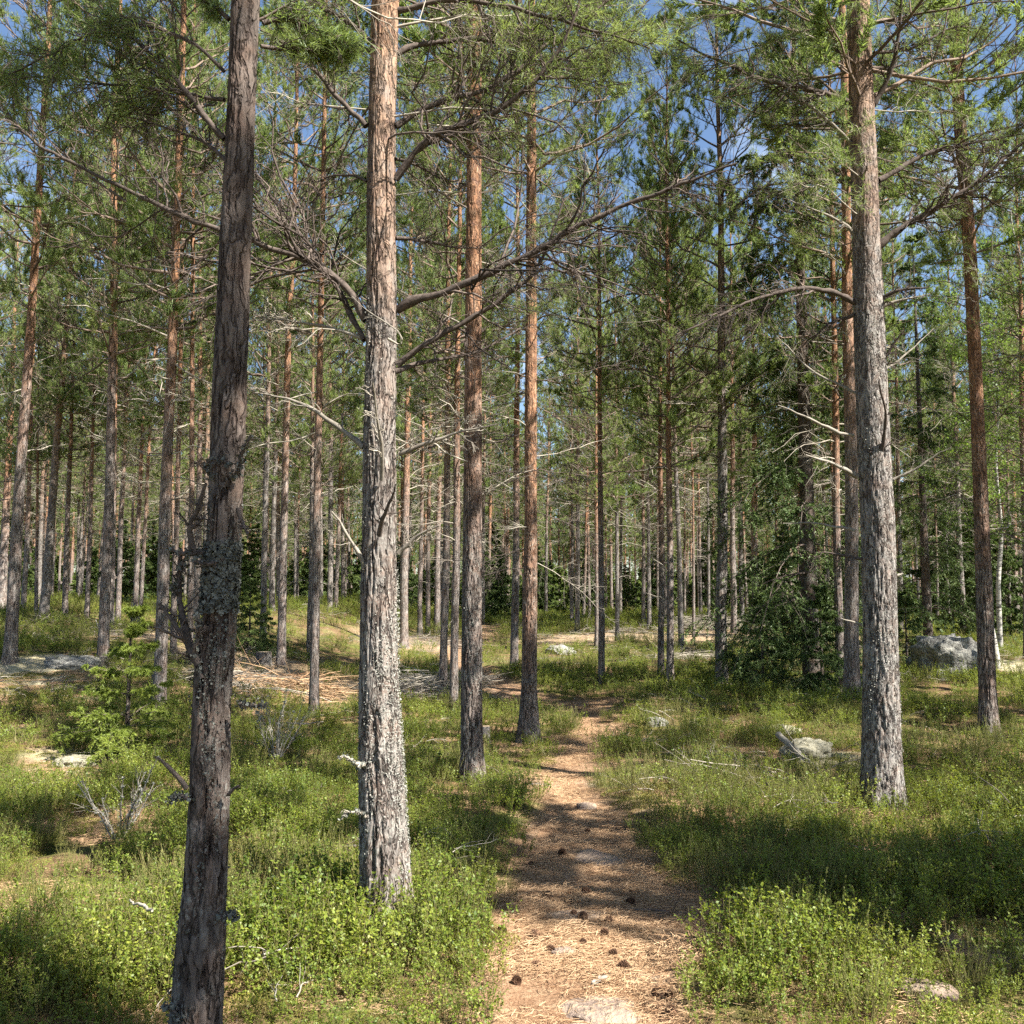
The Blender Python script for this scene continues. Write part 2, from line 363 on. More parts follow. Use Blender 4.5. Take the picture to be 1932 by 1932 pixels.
M_cone = plain_mat('cone_scales', (0.05, 0.028, 0.018), (0.16, 0.09, 0.055), 40)

def ground_mat():
    m, n = new_mat('forest_floor'); g = N_(n, 'ShaderNodeNewGeometry'); P = g.outputs['Position']
    at = N_(n, 'ShaderNodeAttribute', attribute_name='path'); ap = N_(n, 'ShaderNodeAttribute', attribute_name='pale'); al = N_(n, 'ShaderNodeAttribute', attribute_name='litter')
    n1 = noise(n, P, 1.3, 5, 0.6); n2 = noise(n, P, 9, 5, 0.65); n3 = noise(n, P, 70, 4, 0.7); n4 = noise(n, P, 230, 2, 0.6)
    moss = ramp(n, n2, [(0.3, (0.045, 0.06, 0.018)), (0.55, (0.13, 0.14, 0.035)), (0.75, (0.24, 0.22, 0.06))])
    duff = ramp(n, n3, [(0.3, (0.055, 0.036, 0.022)), (0.5, (0.15, 0.095, 0.05)), (0.7, (0.33, 0.23, 0.12))])
    floor = mixc(n, mapr(n, n1, 0.45, 0.6), duff, moss)
    lit = ramp(n, n3, [(0.28, (0.11, 0.062, 0.037)), (0.45, (0.28, 0.175, 0.105)), (0.62, (0.41, 0.28, 0.175)), (0.8, (0.54, 0.42, 0.29))])
    lit = mixc(n, mapr(n, n2, 0.40, 0.62), mixc(n, 0.5, lit, (0.17, 0.085, 0.045)), lit)
    lit = mixc(n, math_(n, 'MULTIPLY', mapr(n, n1, 0.60, 0.70), 0.6), lit, (0.52, 0.44, 0.35))
    pale = ramp(n, n3, [(0.3, (0.26, 0.21, 0.12)), (0.5, (0.46, 0.40, 0.25)), (0.7, (0.62, 0.57, 0.42))])
    pale = mixc(n, mapr(n, n2, 0.55, 0.7), pale, (0.32, 0.27, 0.08))
    dryl = mixc(n, mapr(n, n2, 0.42, 0.6), ramp(n, n3, [(0.3, (0.12, 0.075, 0.045)), (0.7, (0.38, 0.27, 0.17))]), (0.40, 0.30, 0.19))
    c = mixc(n, al.outputs['Fac'], floor, dryl); c = mixc(n, ap.outputs['Fac'], c, pale); c = mixc(n, at.outputs['Fac'], c, lit)
    h = math_(n, 'ADD', math_(n, 'MULTIPLY', n3, 0.5), math_(n, 'ADD', math_(n, 'MULTIPLY', n4, 0.25), n2))
    principled(n, c, 0.95, h, 0.03, 0.9, 0.1); return m
M_ground = ground_mat()
def rock_mat(name, a, b, c):
    m, n = new_mat(name); t = N_(n, 'ShaderNodeTexCoord'); P = t.outputs['Object']
    n1 = noise(n, P, 3, 6, 0.6); n2 = noise(n, P, 24, 5, 0.7)
    col = mixc(n, mapr(n, n2, 0.45, 0.62), ramp(n, n1, [(0.35, a), (0.65, b)]), c)
    principled(n, col, 0.9, math_(n, 'ADD', n1, math_(n, 'MULTIPLY', n2, 0.4)), 0.05, 1.0, 0.2); return m
M_rock = rock_mat('lichened_granite', (0.13, 0.12, 0.11), (0.25, 0.24, 0.215), (0.36, 0.355, 0.31))
M_slab = rock_mat('bare_granite', (0.17, 0.125, 0.10), (0.30, 0.235, 0.19), (0.36, 0.27, 0.19))
M_cushion = rock_mat('reindeer_lichen', (0.17, 0.155, 0.10), (0.33, 0.305, 0.22), (0.42, 0.395, 0.30))
M_wood_cut = plain_mat('cut_wood', (0.28, 0.20, 0.13), (0.52, 0.41, 0.28), 40)

# ------------------------------------------------------------------ objects helpers
def tag(o, label=None, cat=None, group=None, kind=None):
    if label: o['label'] = label
    if cat: o['category'] = cat
    if group: o['group'] = group
    if kind: o['kind'] = kind
    return o
def empty(name, loc, label, cat, group=None):
    o = bpy.data.objects.new(name, None); C.objects.link(o); o.location = loc; o.empty_display_size = 0.2
    return tag(o, label, cat, group)
def child(name, me, parent, **k):
    o = bpy.data.objects.new(name, me); C.objects.link(o); o.parent = parent
    for a, b in k.items(): setattr(o, a, b)
    return o

# ------------------------------------------------------------------ ground: one sheet, fine near the camera
def build_ground():
    nr, na = 430, 760
    r = np.concatenate([[0.0], 0.35*(500/0.35)**(np.arange(nr)/(nr-1))])
    # more columns ahead of the camera than behind it
    u = np.linspace(-1, 1, na, endpoint=False); th = math.pi*(0.28*u+0.72*u**3)+0.0
    A = th[None, :]; R = r[1:, None]
    X = (R*np.sin(A)); Y = (R*np.cos(A)); Z = height(X, Y)
    V = np.concatenate([np.array([[0, 0, gz(0, 0)]]), np.stack([X, Y, Z], -1).reshape(-1, 3)])
    i = np.arange(nr-1)[:, None]*na+1; j = np.arange(na)[None, :]; j2 = (j+1) % na
    F4 = np.stack([i+j2, i+j, i+na+j, i+na+j2], -1).reshape(-1, 4)[:, ::-1]
    F3 = np.stack([np.zeros(na, int), 1+np.arange(na), 1+(np.arange(na)+1) % na], -1)[:, ::-1]
    g = Geo(); g.add(V, F4); g.add(np.zeros((0, 3)), F3-g.n) if False else None
    g.F3.append(F3); g.M3.append(np.zeros(na, np.int32))
    o = g.obj('ground', M_ground); o['kind'] = 'structure'
    me = o.data; x, y = V[:, 0], V[:, 1]
    for nm, val in (('path', path_mask(x, y)), ('pale', thin_mask(x, y, 1)), ('litter', thin_mask(x, y, 0))):
        a = me.attributes.new(nm, 'FLOAT', 'POINT'); a.data.foreach_set('value', val.astype(np.float32))
    # faces must look up
    nz_ = np.zeros(len(me.polygons)*3, np.float32); me.polygons.foreach_get('normal', nz_)
    if nz_[2::3].mean() < 0: me.flip_normals()
    return o
build_ground()

# ------------------------------------------------------------------ pine variants, shared by the trees farther off
def straight_trunk(seed, H=16.0, r0=0.12, rings=260, sides=18, wob=0.05):
    z = np.linspace(-0.25, H, rings); a = np.arange(sides)*2*math.pi/sides
    t = np.clip(z/H, 0, 1)
    rad = r0*(1-t)**0.85*(1+0.42*np.exp(-np.clip(z, 0, None)/0.22))+0.006
    cx = wob*vnoise(z*0.35, z*0+seed*3.3, 0, 3)*sstep(0, 2, z); cy = wob*vnoise(z*0.35, z*0+seed*7.7, 0, 4)*sstep(0, 2, z)
    Z = z[:, None]+0*a[None, :]
    cs, sn = np.cos(a)[None, :], np.sin(a)[None, :]
    nn = fbm(cs*2.2+seed*5.1, sn*2.2, Z*3.0, 8, 3)
    R = rad[:, None]*(1+0.10*nn+0.05*vnoise(cs*1.2, sn*1.2+seed, Z*0.9, 2))
    V = np.stack([cx[:, None]+R*cs, cy[:, None]+R*sn, Z], -1).reshape(-1, 3)
    i = np.arange(rings-1)[:, None]*sides; j = np.arange(sides)[None, :]; j2 = (j+1) % sides
    Fq = np.stack([i+j, i+j2, i+sides+j2, i+sides+j], -1).reshape(-1, 4)
    return V, Fq
def crown_geo(seed, H, hb, Lmax, dens=1.0, nk=18, ln=0.078, w=0.012):
    rng = np.random.default_rng(seed); g = Geo(); zz = []; z = hb
    while z < H-0.25: zz.append(z); z += rng.uniform(0.28, 0.46)
    base, d, Ls, lf = [], [], [], []
    for z in zz:
        f = (H-z)/(H-hb); k = int(rng.integers(3, 6)); a0 = rng.uniform(0, 6.28)
        for q in range(k):
            a = a0+q*6.283/k+rng.normal()*0.35
            L = Lmax*(0.22+0.95*f**0.75)*(0.6+0.4*min(1, (1-f)*5+0.35))*rng.uniform(0.55, 1.2)
            el = math.radians(8+42*(1-f)+rng.normal()*9)
            base.append((0, 0, z)); d.append((math.cos(a)*math.cos(el), math.sin(a)*math.cos(el), math.sin(el))); Ls.append(L); lf.append(rng.uniform(-0.12, 0.32))
    base = np.array(base); d = np.array(d); Ls = np.array(Ls)
    P = curves(rng, base, d, Ls, 6, np.array(lf), 0.045); R = (0.006+0.009*Ls)[:, None]*np.linspace(1, 0.3, 6)[None, :]
    tubes(g, P, R, 4, 0)
    S, SR = spawn(rng, P, R, max(3, int(10*dens)), 0.28, 1.0, 0.34, 0.75, 0.15, 4, 0.06, 0.5, 0.3, 0.25, 0.0028)
    tubes(g, S, SR, 3, 0)
    T3, TR = spawn(rng, S, SR, 4, 0.3, 1.0, 0.5, 0.6, 0.2, 3, 0.06, 0.6, 0.1, 0.2, 0.0022)
    tubes(g, T3, TR, 3, 0)
    tips = np.concatenate([S[:, -1], T3[:, -1], T3[:, 1], P[:, -1]])
    dirs = np.concatenate([norm(S[:, -1]-S[:, -2]), norm(T3[:, -1]-T3[:, -2]), norm(T3[:, -1]-T3[:, -2]), norm(P[:, -1]-P[:, -2])])
    clump = vnoise(tips[:, 0]*2.6, tips[:, 1]*2.6, tips[:, 2]*2.6, seed)
    keep = rng.random(len(tips)) < np.clip(0.60+1.7*clump, 0.02, 1)
    n = Geo(); tufts(n, rng, tips[keep], dirs[keep], nk, ln, w, 0.95, 0.11)
    return g, n
def dead_geo(seed, z0, z1, Lmax, n_per_m=6.0, rk=1.0):
    rng = np.random.default_rng(seed); g = Geo(); n = int((z1-z0)*n_per_m)
    z = z0+(z1-z0)*rng.random(n)**0.75; z = np.round(z/0.33)*0.33+rng.normal(size=n)*0.03
    a = rng.uniform(0, 6.283, n); f = (z-z0)/(z1-z0)
    L = Lmax*(0.18+0.9*f)*rng.uniform(0.15, 1.15, n); el = np.radians(rng.normal(4, 16, n)+12*f)
    d = np.stack([np.cos(a)*np.cos(el), np.sin(a)*np.cos(el), np.sin(el)], -1)
    base = np.stack([0*z, 0*z, z], -1)
    P = curves(rng, base, d, L, 6, rng.uniform(-0.4, 0.15, n), 0.05); R = (0.0035+0.0075*L*rk)[:, None]*np.linspace(1, 0.35, 6)[None, :]
    tubes(g, P, R, 4)
    S, SR = spawn(rng, P, R, 6, 0.25, 1.0, 0.36, 0.8, 0.0, 4, 0.09, 0.5, 0.2, -0.15, 0.0022); tubes(g, S, SR, 3)
    T3, TR = spawn(rng, S, SR, 3, 0.3, 1.0, 0.5, 0.7, 0.0, 3, 0.1, 0.7, 0.0, -0.1, 0.0016); tubes(g, T3, TR, 3)
    return g
PINES = []
for k, (H, hb, Lm) in enumerate([(15.5, 5.4, 2.0), (16.5, 6.2, 2.2), (14.2, 4.8, 1.9), (17.2, 6.8, 2.3), (15.0, 5.8, 1.8), (16.0, 5.0, 2.1)]):
    tg = Geo(); V, Fq = straight_trunk(k+1, H); tg.add(V, Fq)
    br, nd = crown_geo(100+k, H, hb, Lm)
    PINES.append(dict(H=H, hb=hb, trunk=tg.mesh('pine_trunk', M_bark), limbs=br.mesh('crown_branches', M_live), needles=nd.mesh('crown_needles', M_needle, False),
                      dead=dead_geo(200+k, 1.3, hb+0.8, 1.7).mesh('dead_branches', M_dead)))
NARROW = []
for k, (H, hb, Lm) in enumerate([(14.5, 5.2, 0.95), (13.5, 6.0, 1.1)]):
    tg = Geo(); V, Fq = straight_trunk(k+21, H); tg.add(V, Fq)
    br, nd = crown_geo(300+k, H, hb, Lm)
    NARROW.append(dict(H=H, hb=hb, trunk=tg.mesh('pine_trunk', M_bark), limbs=br.mesh('crown_branches', M_live), needles=nd.mesh('crown_needles', M_needle, False),
                       dead=dead_geo(400+k, 1.6, hb+0.8, 0.9).mesh('dead_branches', M_dead)))
def plant_pine(B, dirv, v, rad, label, group, sc=1.0, spin=None, bark=None, crown_w=1.0, dead=True):
    t = empty('pine_tree', B, label, 'pine tree', group)
    q = Vector((0, 0, 1)).rotation_difference(Vector(dirv).normalized())
    t.rotation_mode = 'QUATERNION'; t.rotation_quaternion = q
    k = rad/0.12; sp = random.uniform(0, 6.28) if spin is None else spin
    tr = child('trunk', v['trunk'], t, scale=(k, k, sc)); tr.rotation_euler = (0, 0, sp)
    if bark: tr.material_slots[0].link = 'OBJECT'; tr.material_slots[0].material = bark
    cr_ = child('crown', v['needles'], t, scale=(sc*crown_w, sc*crown_w, sc)); cr_.rotation_euler = (0, 0, sp)
    lb = child('limbs', v['limbs'], cr_)
    if dead:
        dd = child('dead_branches', v['dead'], t, scale=(sc, sc, sc)); dd.rotation_euler = (0, 0, sp+1); dd['kind'] = 'stuff'
    return t

# listed trees: foot (picture x, y), a second point higher up, foot width, label
LISTED = [
 (1362,1292, 1357,500, 27, 'tall pine with pink-brown bark, alone right of centre with bushy bilberry at its foot', 'g'),
 (1608,1318, 1598,500, 33, 'orange-barked pine just behind and left of the thick right-hand trunk', 'o'),
 (1585,1300, 1574,600, 20, 'slimmer brown pine close beside the orange-barked one, behind the thick grey trunk', 'o'),
 (1265,1296, 1259,500, 17, 'dark thin trunk in full shade, front one of the close pair right of centre', 'd'),
 (1247,1272, 1245,500, 14, 'sunlit orange trunk, rear one of the close pair right of centre', 'o'),
 (1135,1281, 1129,600, 15, 'brown pine standing in the bilberry beyond the bend of the path', 'o'),
 (1126,1222, 1126,700, 11, 'thin bright orange pine directly behind the one beyond the path bend', 'o'),
 (970,1256, 976,600, 18, 'grey shaded pine just left of and behind the dark trunk beside the path bend', 'd'),
 (856,1342, 864,600, 19, 'straight middle-ground pine, right one of two slim trunks left of the reddish pine', 'o'),
 (836,1300, 845,600, 18, 'straight middle-ground pine, left one of two slim trunks left of the reddish pine', 'o'),
 (592,1346, 606,550, 21, 'orange upper trunk, grey shaded foot, standing before the dry brushwood left of the lichened pine', 'o'),
 (530,1252, 547,600, 19, 'brown sunlit pine with a pale foot, left of the pine before the brushwood', 'o'),
 (585,1242, 590,600, 15, 'pale pinkish trunk right behind the orange pine before the brushwood', 'g'),
 (496,1206, 508,700, 14, 'slim pale pine rising behind small spruces, right of the leaning dark trunk', 'g'),
 (299,1340, 345,100, 29, 'tall orange-barked pine beside the young spruce, grey towards its foot', 'o'),
 (195,1250, 215,400, 24, 'dark brown knobbly trunk in shade, left of the young spruce', 'd'),
 (18,1250, 72,380, 27, 'orange pine leaning right, foremost at the left edge with a dark grey foot', 'o'),
 (82,1166, 126,560, 21, 'slanting pale pine on the sunny bank, second from the left edge', 'g'),
 (122,1160, 136,700, 13, 'dark straight trunk behind the slanting pale pine on the bank', 'd'),
 (222,1166, 236,800, 12, 'thin shaded trunk right behind the dark knobbly pine', 'd'),
 (254,1172, 272,750, 12, 'thin brown pine, left one of the pair above the young spruce', 'o'),
 (264,1174, 283,820, 9, 'very thin orange pine, right one of the pair above the young spruce', 'o'),
 (164,1162, 174,850, 11, 'grey trunk at the bank crest between the dark straight one and the knobbly one', 'd'),
 (370,1178, 380,500, 15, 'orange pine seen just left of the leaning dark trunk, behind its lichened stubs', 'o'),
 (327,1232, 338,700, 14, 'dark reddish trunk close behind the tall orange pine by the young spruce', 'd'),
 (358,1250, 362,800, 14, 'grey shaded trunk half hidden by the leaning foreground pine and its forked stub', 'd'),
 (3,1142, 28,560, 20, 'dark brown pine at the very left edge behind the foremost orange one', 'd'),
 (44,1150, 62,700, 12, 'thin orange trunk crossing behind the foremost pine at the left edge', 'o'),
 (68,1160, 70,950, 8, 'tiny orange stem between the two leaning pines at the left edge', 'o'),
 (762,1218, 773,700, 19, 'brown pine just right of the lichened pine, with a dark shaded foot', 'd'),
 (792,1192, 797,750, 11, 'slim orange pine second to the right of the lichened pine', 'o'),
 (807,1190, 812,700, 11, 'slim grey-orange pine third to the right of the lichened pine', 'o'),
 (824,1188, 831,800, 14, 'shaded pine just left of the two slim middle-ground trunks', 'd'),
 (911,1172, 914,850, 9, 'thin grey trunk just right of the reddish pine, left of a pair', 'g'),
 (922,1164, 925,850, 9, 'thin dark trunk just right of the reddish pine, right of a pair', 'd'),
 (953,1160, 953,950, 6, 'tiny bright orange stem before the dark far spruces in the gap left of centre', 'o'),
 (1079,1175, 1079,800, 8, 'thin pinkish trunk on the mossy rise at the centre, left of a pair', 'g'),
 (1089,1186, 1090,750, 11, 'grey trunk on the mossy rise at the centre, right of a pair', 'g'),
 (1165,1206, 1162,800, 10, 'slim grey trunk standing on bare ground right of the path bend pine', 'g'),
 (1214,1176, 1212,800, 9, 'thin dark orange trunk left of the close pair right of centre', 'd'),
 (1225,1182, 1222,800, 10, 'thin pale trunk immediately left of the close pair right of centre', 'g'),
 (1309,1198, 1305,800, 7, 'very slender orange pine beside the brushwood heap right of centre', 'o'),
 (1292,1162, 1290,850, 7, 'slender orange stem in the far row left of the brushwood heap', 'o'),
 (1322,1166, 1318,900, 8, 'dark slender stem in the far row behind the brushwood heap', 'd'),
 (1383,1160, 1380,900, 8, 'thin bright stem just right of the lone pink-brown pine', 'o'),
 (1400,1172, 1397,850, 11, 'pale pine seen between the lone pink-brown pine and the big spruce', 'g'),
 (1426,1176, 1421,700, 17, 'dark red-brown trunk behind the left skirts of the big spruce', 'd'),
 (1467,1168, 1464,850, 7, 'thin orange stem glimpsed through the big spruce', 'o'),
 (1512,1180, 1506,600, 13, 'orange pine trunk directly left of the dark spruce trunk', 'o'),
 (1700,1190, 1694,900, 11, 'pale shaded trunk just right of the thick grey trunk', 'g'),
 (1918,1170, 1910,800, 14, 'dark brown pine trunk near the right edge behind the birch', 'd'),
 (1940,1240, 1925,600, 18, 'reddish pine trunk cut by the right edge of the picture', 'd'),
]
TREE_XY = []
for i, (bx, by, ux, uy, w, lab, kind) in enumerate(LISTED):
    p = ground_hit(bx, by+6); D = min(p.y, 48); rad = max(w*D/F/2/1.25, 0.045)
    if p.y > 48: p = Vector(at_depth(bx, by, 48))
    z = gz(p.x, p.y); B = Vector((p.x, p.y, z-0.03)); Q = at_depth(ux, uy, p.y); dv = (Q-B).normalized()
    v = PINES[(i*5+2) % 6]
    bark = {'o': M_bark, 'g': M_bark_grey, 'd': M_bark}[kind]
    plant_pine(B, dv, v, rad, lab, 'pines of the middle ground', sc=random.uniform(0.92, 1.1) if rad > 0.07 else random.uniform(0.75, 0.95), bark=bark, crown_w=0.82)
    TREE_XY.append((p.x, p.y))

# ------------------------------------------------------------------ the six near pines with their own trunks and branches
def near_trunk(pts, Y, H, name, mat, parent, sides=88, dz=0.014, rough=0.10):
    """pts: (picture y, left edge x, right edge x) top last; the trunk runs on above the frame to height H"""
    c = [at_depth((l+r)/2, py, Y) for (py, l, r) in pts]; wd = [(r-l)*Y/F/2 for (py, l, r) in pts]
    zs = [p.z for p in c]; xs = [p.x for p in c]; o = np.argsort(zs); zs = np.array(zs)[o]; xs = np.array(xs)[o]; rs = np.array(wd)[o]
    top = zs[-1]; k = 2 if len(zs) > 2 else 1
    sl = (xs[-1]-xs[-1-k])/(zs[-1]-zs[-1-k])*0.5
    zs2 = np.append(zs, [top+3, H]); xs2 = np.append(xs, [xs[-1]+sl*3, xs[-1]+sl*4.5]); rs2 = np.append(rs, [rs[-1]*0.75, 0.012])
    g0 = gz(xs[0], Y); zfine = np.arange(g0-0.15, top+0.6, dz); zco = np.arange(top+0.6, H, 0.12); z = np.concatenate([zfine, zco])
    a = np.arange(sides)*2*math.pi/sides; cx = np.interp(z, zs2, xs2); rad = np.interp(z, zs2, rs2)
    rad = rad*(1+0.06*np.exp(-np.clip(z-g0, 0, None)/0.13))
    Z = z[:, None]+0*a[None]; cs, sn = np.cos(a)[None], np.sin(a)[None]
    s = parent.name.__hash__() % 7+Y
    k1 = 5.5*rs.mean()/0.09
    wx = cs*k1*0.55+0.6*vnoise(cs*2, sn*2, Z*2.2, 5); wy = sn*k1*0.55+0.6*vnoise(cs*2+9, sn*2, Z*2.2, 6)
    rid = 1-np.abs(fbm(wx*2.2, wy*2.2, Z*4.2+s, 12, 3))*3.2           # plates cut by long cracks
    crk = np.clip(1-np.abs(fbm(wx*2.0, wy*2.0, Z*3.6+s, 12, 2))*7.5, 0, 1)
    fine = fbm(cs*k1*3, sn*k1*3, Z*34, 14, 3)
    lowk = sstep(4.2, 1.2, Z-g0)
    lob = np.exp(-np.clip(Z-g0, 0, None)/0.16)*(0.10+0.16*np.clip(vnoise(cs*1.6+s, sn*1.6, 0*Z, 23), -.4, 1)*2)
    Rr = rad[:, None]-0.019*(0.3+0.7*lowk)*crk+0.004*fine+rad[:, None]*lob+rad[:, None]*0.06*vnoise(cs*1.1, sn*1.1+s, Z*1.3, 15)
    yc = 0.03*vnoise(z*0.5, z*0+s, 0, 19)
    V = np.stack([cx[:, None]+Rr*cs, Y+yc[:, None]+Rr*sn, Z], -1).reshape(-1, 3)
    V = V-np.array(parent.location)
    rr = len(z); i = np.arange(rr-1)[:, None]*sides; j = np.arange(sides)[None]; j2 = (j+1) % sides
    g = Geo(); g.add(V, np.stack([i+j, i+j2, i+sides+j2, i+sides+j], -1).reshape(-1, 4))
    o = g.obj(name, mat, parent)
    return dict(obj=o, zs=zs2, xs=xs2, rs=rs2, Y=Y, g0=g0)
def resample(P, n):
    P = np.array(P, float); s = np.concatenate([[0], np.cumsum(np.linalg.norm(np.diff(P, axis=0), axis=1))]); u = np.linspace(0, s[-1], n)
    Q = np.stack([np.interp(u, s, P[:, k]) for k in range(3)], -1)
    for _ in range(2): Q[1:-1] = Q[1:-1]*0.5+(Q[:-2]+Q[2:])*0.25
    return Q
def picture_branch(parent, pts, Y, w0, away=0.0, mat=M_limb, seed=1, twigs=10, sub=5, needles=0, taper=0.25, lich=False):
    """a limb that starts at the trunk and passes the given picture points while it comes nearer (away<0) or recedes"""
    rng = np.random.default_rng(seed*31+5); loc = np.array(parent.location)
    ln = np.hypot(np.diff([p[0] for p in pts]), np.diff([p[1] for p in pts])); s = np.concatenate([[0], np.cumsum(ln)])/F*Y
    P = [np.array(at_depth(x, y, Y+away*q)) for (x, y), q in zip(pts, s)]
    n = max(8, int(s[-1]/0.05)); P = resample(P, n)[None]-loc
    P = P+np.cumsum(rng.normal(size=P.shape)*0.0045, 1)
    R = (w0*1.15*Y/F/2)*np.linspace(1, taper, n)[None]*(1+0.12*rng.normal(size=(1, n)))
    g = Geo(); tubes(g, P, R, 7)
    pale = mat is M_pale
    if twigs:
        S, SR = spawn(rng, P, R, int(twigs*2.2), 0.12, 1.0, 0.26, 0.85, 0.0, 7, 0.075, 0.42 if not pale else 0.22, 0.2, -0.05, 0.0026 if not pale else 0.0014); S = np.clip(S, -99, 99); tubes(g, S, SR, 4)
        T3, TR = spawn(rng, S, SR, (2 if pale else sub+2), 0.15, 1.0, 0.45, 0.75, 0.0, 5, 0.09, 0.6, 0.0, -0.1, 0.0018 if not pale else 0.0010); tubes(g, T3, TR, 3)
        U3, UR = spawn(rng, T3, TR, 1 if pale else 3, 0.2, 1.0, 0.55, 0.7, 0.0, 4, 0.1, 0.7, 0.0, -0.1, 0.0013 if not pale else 0.0008); tubes(g, U3, UR, 3)
    o = g.obj('branch', mat, parent)
    needles *= 0.22
    if needles and twigs:
        ng = Geo(); tip = np.concatenate([T3[:, -1], U3[:, -1], U3[:, 1]]); dr = np.concatenate([norm(T3[:, -1]-T3[:, -2]), norm(U3[:, -1]-U3[:, -2]), norm(U3[:, 1]-U3[:, 0])])
        k = rng.random(len(tip)) < needles
        tufts(ng, rng, tip[k], dr[k], 12, 0.06, 0.0030, 0.9, 0.09); ng.obj('needles', M_needle, o, False)
    if lich:
        flakes(o, P[0][::1], np.repeat(R[0], 1), 11, seed, M_lichen_dark if lich == 2 else M_lichen)
    return o
def flakes(parent, P, R, per, seed, mat, size=0.008, stuff=True):
    """crinkled lichen lobes round a stick"""
    rng = np.random.default_rng(seed); n = len(P)*per; idx = rng.integers(0, len(P), n)
    u = rng.normal(size=(n, 3)); u = norm(u); c = P[idx]+rng.normal(size=(n, 3))*0.006+u*(R[idx][:, None]+rng.uniform(0, 0.006, (n, 1)))
    a = rperp(rng, u); b = norm(np.cross(u, a)+u*rng.normal(size=(n, 1))*0.6); s = size*rng.uniform(0.4, 1.3, (n, 1))
    V = np.stack([c-a*s, c-b*s*0.8+u*s*0.5, c+a*s, c+b*s*0.9-u*s*0.3], 1).reshape(-1, 3); g = Geo(); g.add(V, np.arange(len(V)).reshape(-1, 4))
    o = g.obj('lichen', mat, parent, False)
    o['kind'] = 'stuff'
    return o
def trunk_lichen(tr, parent, z0, z1, n, seed, mat, size=0.010, thr=0.05):
    rng = np.random.default_rng(seed); z = rng.uniform(z0, z1, n*3); a = rng.uniform(0, 6.283, n*3)
    k = fbm(np.cos(a)*1.6+seed, np.sin(a)*1.6, z*2.4, 77, 3)+rng.normal(size=len(z))*0.08 > thr; z = z[k][:n]; a = a[k][:n]
    n = len(z); x = np.interp(z, tr['zs'], tr['xs']); r = np.interp(z, tr['zs'], tr['rs'])+rng.uniform(-0.002, 0.008, n)
    u = np.stack([np.cos(a), np.sin(a), 0*a], -1); c = np.stack([x+r*np.cos(a), tr['Y']+r*np.sin(a), z], -1)-np.array(parent.location)
    e = norm(u+rng.normal(size=(n, 3))*0.5); p = rperp(rng, e); q = np.cross(e, p); s = size*rng.uniform(0.35, 1.2, (n, 1))
    V = np.stack([c-p*s, c-q*s*0.9+e*s*0.7, c+p*s, c+q*s-e*s*0.3], 1).reshape(-1, 3); g = Geo(); g.add(V, np.arange(len(V)).reshape(-1, 4))
    o = g.obj('lichen', mat, parent, False); o['kind'] = 'stuff'
def near_pine(Y, bx, by, label, pts, H, mat, v, crown_dz=0.0, crown_w=1.0, dead=True, **k):
    c = at_depth((pts[0][1]+pts[0][2])/2, pts[0][0], Y)
    t = empty('pine_tree', (c.x, Y, gz(c.x, Y)), label, 'pine tree', 'pines nearest the path')
    tr = near_trunk(pts, Y, H, 'trunk', mat, t, **k)
    ax = float(np.interp(v['hb']+1, tr['zs'], tr['xs']))-c.x
    cr_ = child('crown', v['needles'], t, location=(ax, 0, crown_dz), scale=(crown_w, crown_w, 1)); child('limbs', v['limbs'], cr_)
    cr_.rotation_euler = (0, 0, Y*2.45)
    return t, tr

# leaning dark pine in front
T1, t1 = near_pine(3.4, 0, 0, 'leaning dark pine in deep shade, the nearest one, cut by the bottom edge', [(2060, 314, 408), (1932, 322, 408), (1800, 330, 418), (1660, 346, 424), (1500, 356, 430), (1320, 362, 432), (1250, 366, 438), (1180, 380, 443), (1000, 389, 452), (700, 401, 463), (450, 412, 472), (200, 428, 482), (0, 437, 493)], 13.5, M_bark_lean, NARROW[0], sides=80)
# pale lichened pine beside the path
T2, t2 = near_pine(4.85, 0, 0, 'thick pine with pale flaking lichened foot lit by the sun, left of the path', [(1725, 668, 788), (1690, 680, 776), (1600, 681, 770), (1450, 680, 762), (1300, 679, 753), (1000, 683, 748), (820, 685, 746), (600, 690, 748), (400, 690, 747), (200, 694, 747), (0, 700, 754)], 14.5, M_bark_near, NARROW[1], sides=120)
T3, t3 = near_pine(8.7, 0, 0, 'reddish brown pine behind and right of the pale lichened one, left of the path', [(1475, 866, 916), (1400, 870, 911), (1000, 873, 909), (700, 876, 909), (400, 879, 909), (0, 883, 909)], 15.5, M_bark_red, PINES[0], crown_dz=1.2)
T4, t4 = near_pine(11.6, 0, 0, 'dark red-brown pine whose foot stands at the left side of the path bend', [(1378, 979, 1018), (1300, 983, 1013), (1000, 989, 1013), (600, 991, 1013), (300, 993, 1012), (0, 996, 1010)], 16, M_bark_red, PINES[1], crown_dz=0.9)
T5, t5 = near_pine(7.9, 0, 0, 'thickest grey pine right of the path, sunlit on its right side with many bare branches', [(1500, 1630, 1704), (1430, 1630, 1700), (1200, 1630, 1692), (1000, 1624, 1686), (800, 1618, 1676), (600, 1612, 1668), (400, 1608, 1658), (200, 1602, 1650), (0, 1597, 1641)], 15.5, M_bark_grey, PINES[2], crown_dz=1.2, sides=110)
T6, t6 = near_pine(11.3, 0, 0, 'slender orange-brown pine near the right edge, its scaly trunk leaning left as it rises', [(1390, 1846, 1886), (1300, 1848, 1878), (1000, 1840, 1867), (750, 1829, 1853), (500, 1818, 1842), (300, 1804, 1828), (0, 1788, 1810)], 15, M_bark_red, PINES[4], crown_dz=0)
TREE_XY += [(-1.2, 3.4), (-.64, 4.85), (-.37, 8.7), (.2, 11.6), (3.1, 7.9), (5.7, 11.3)]
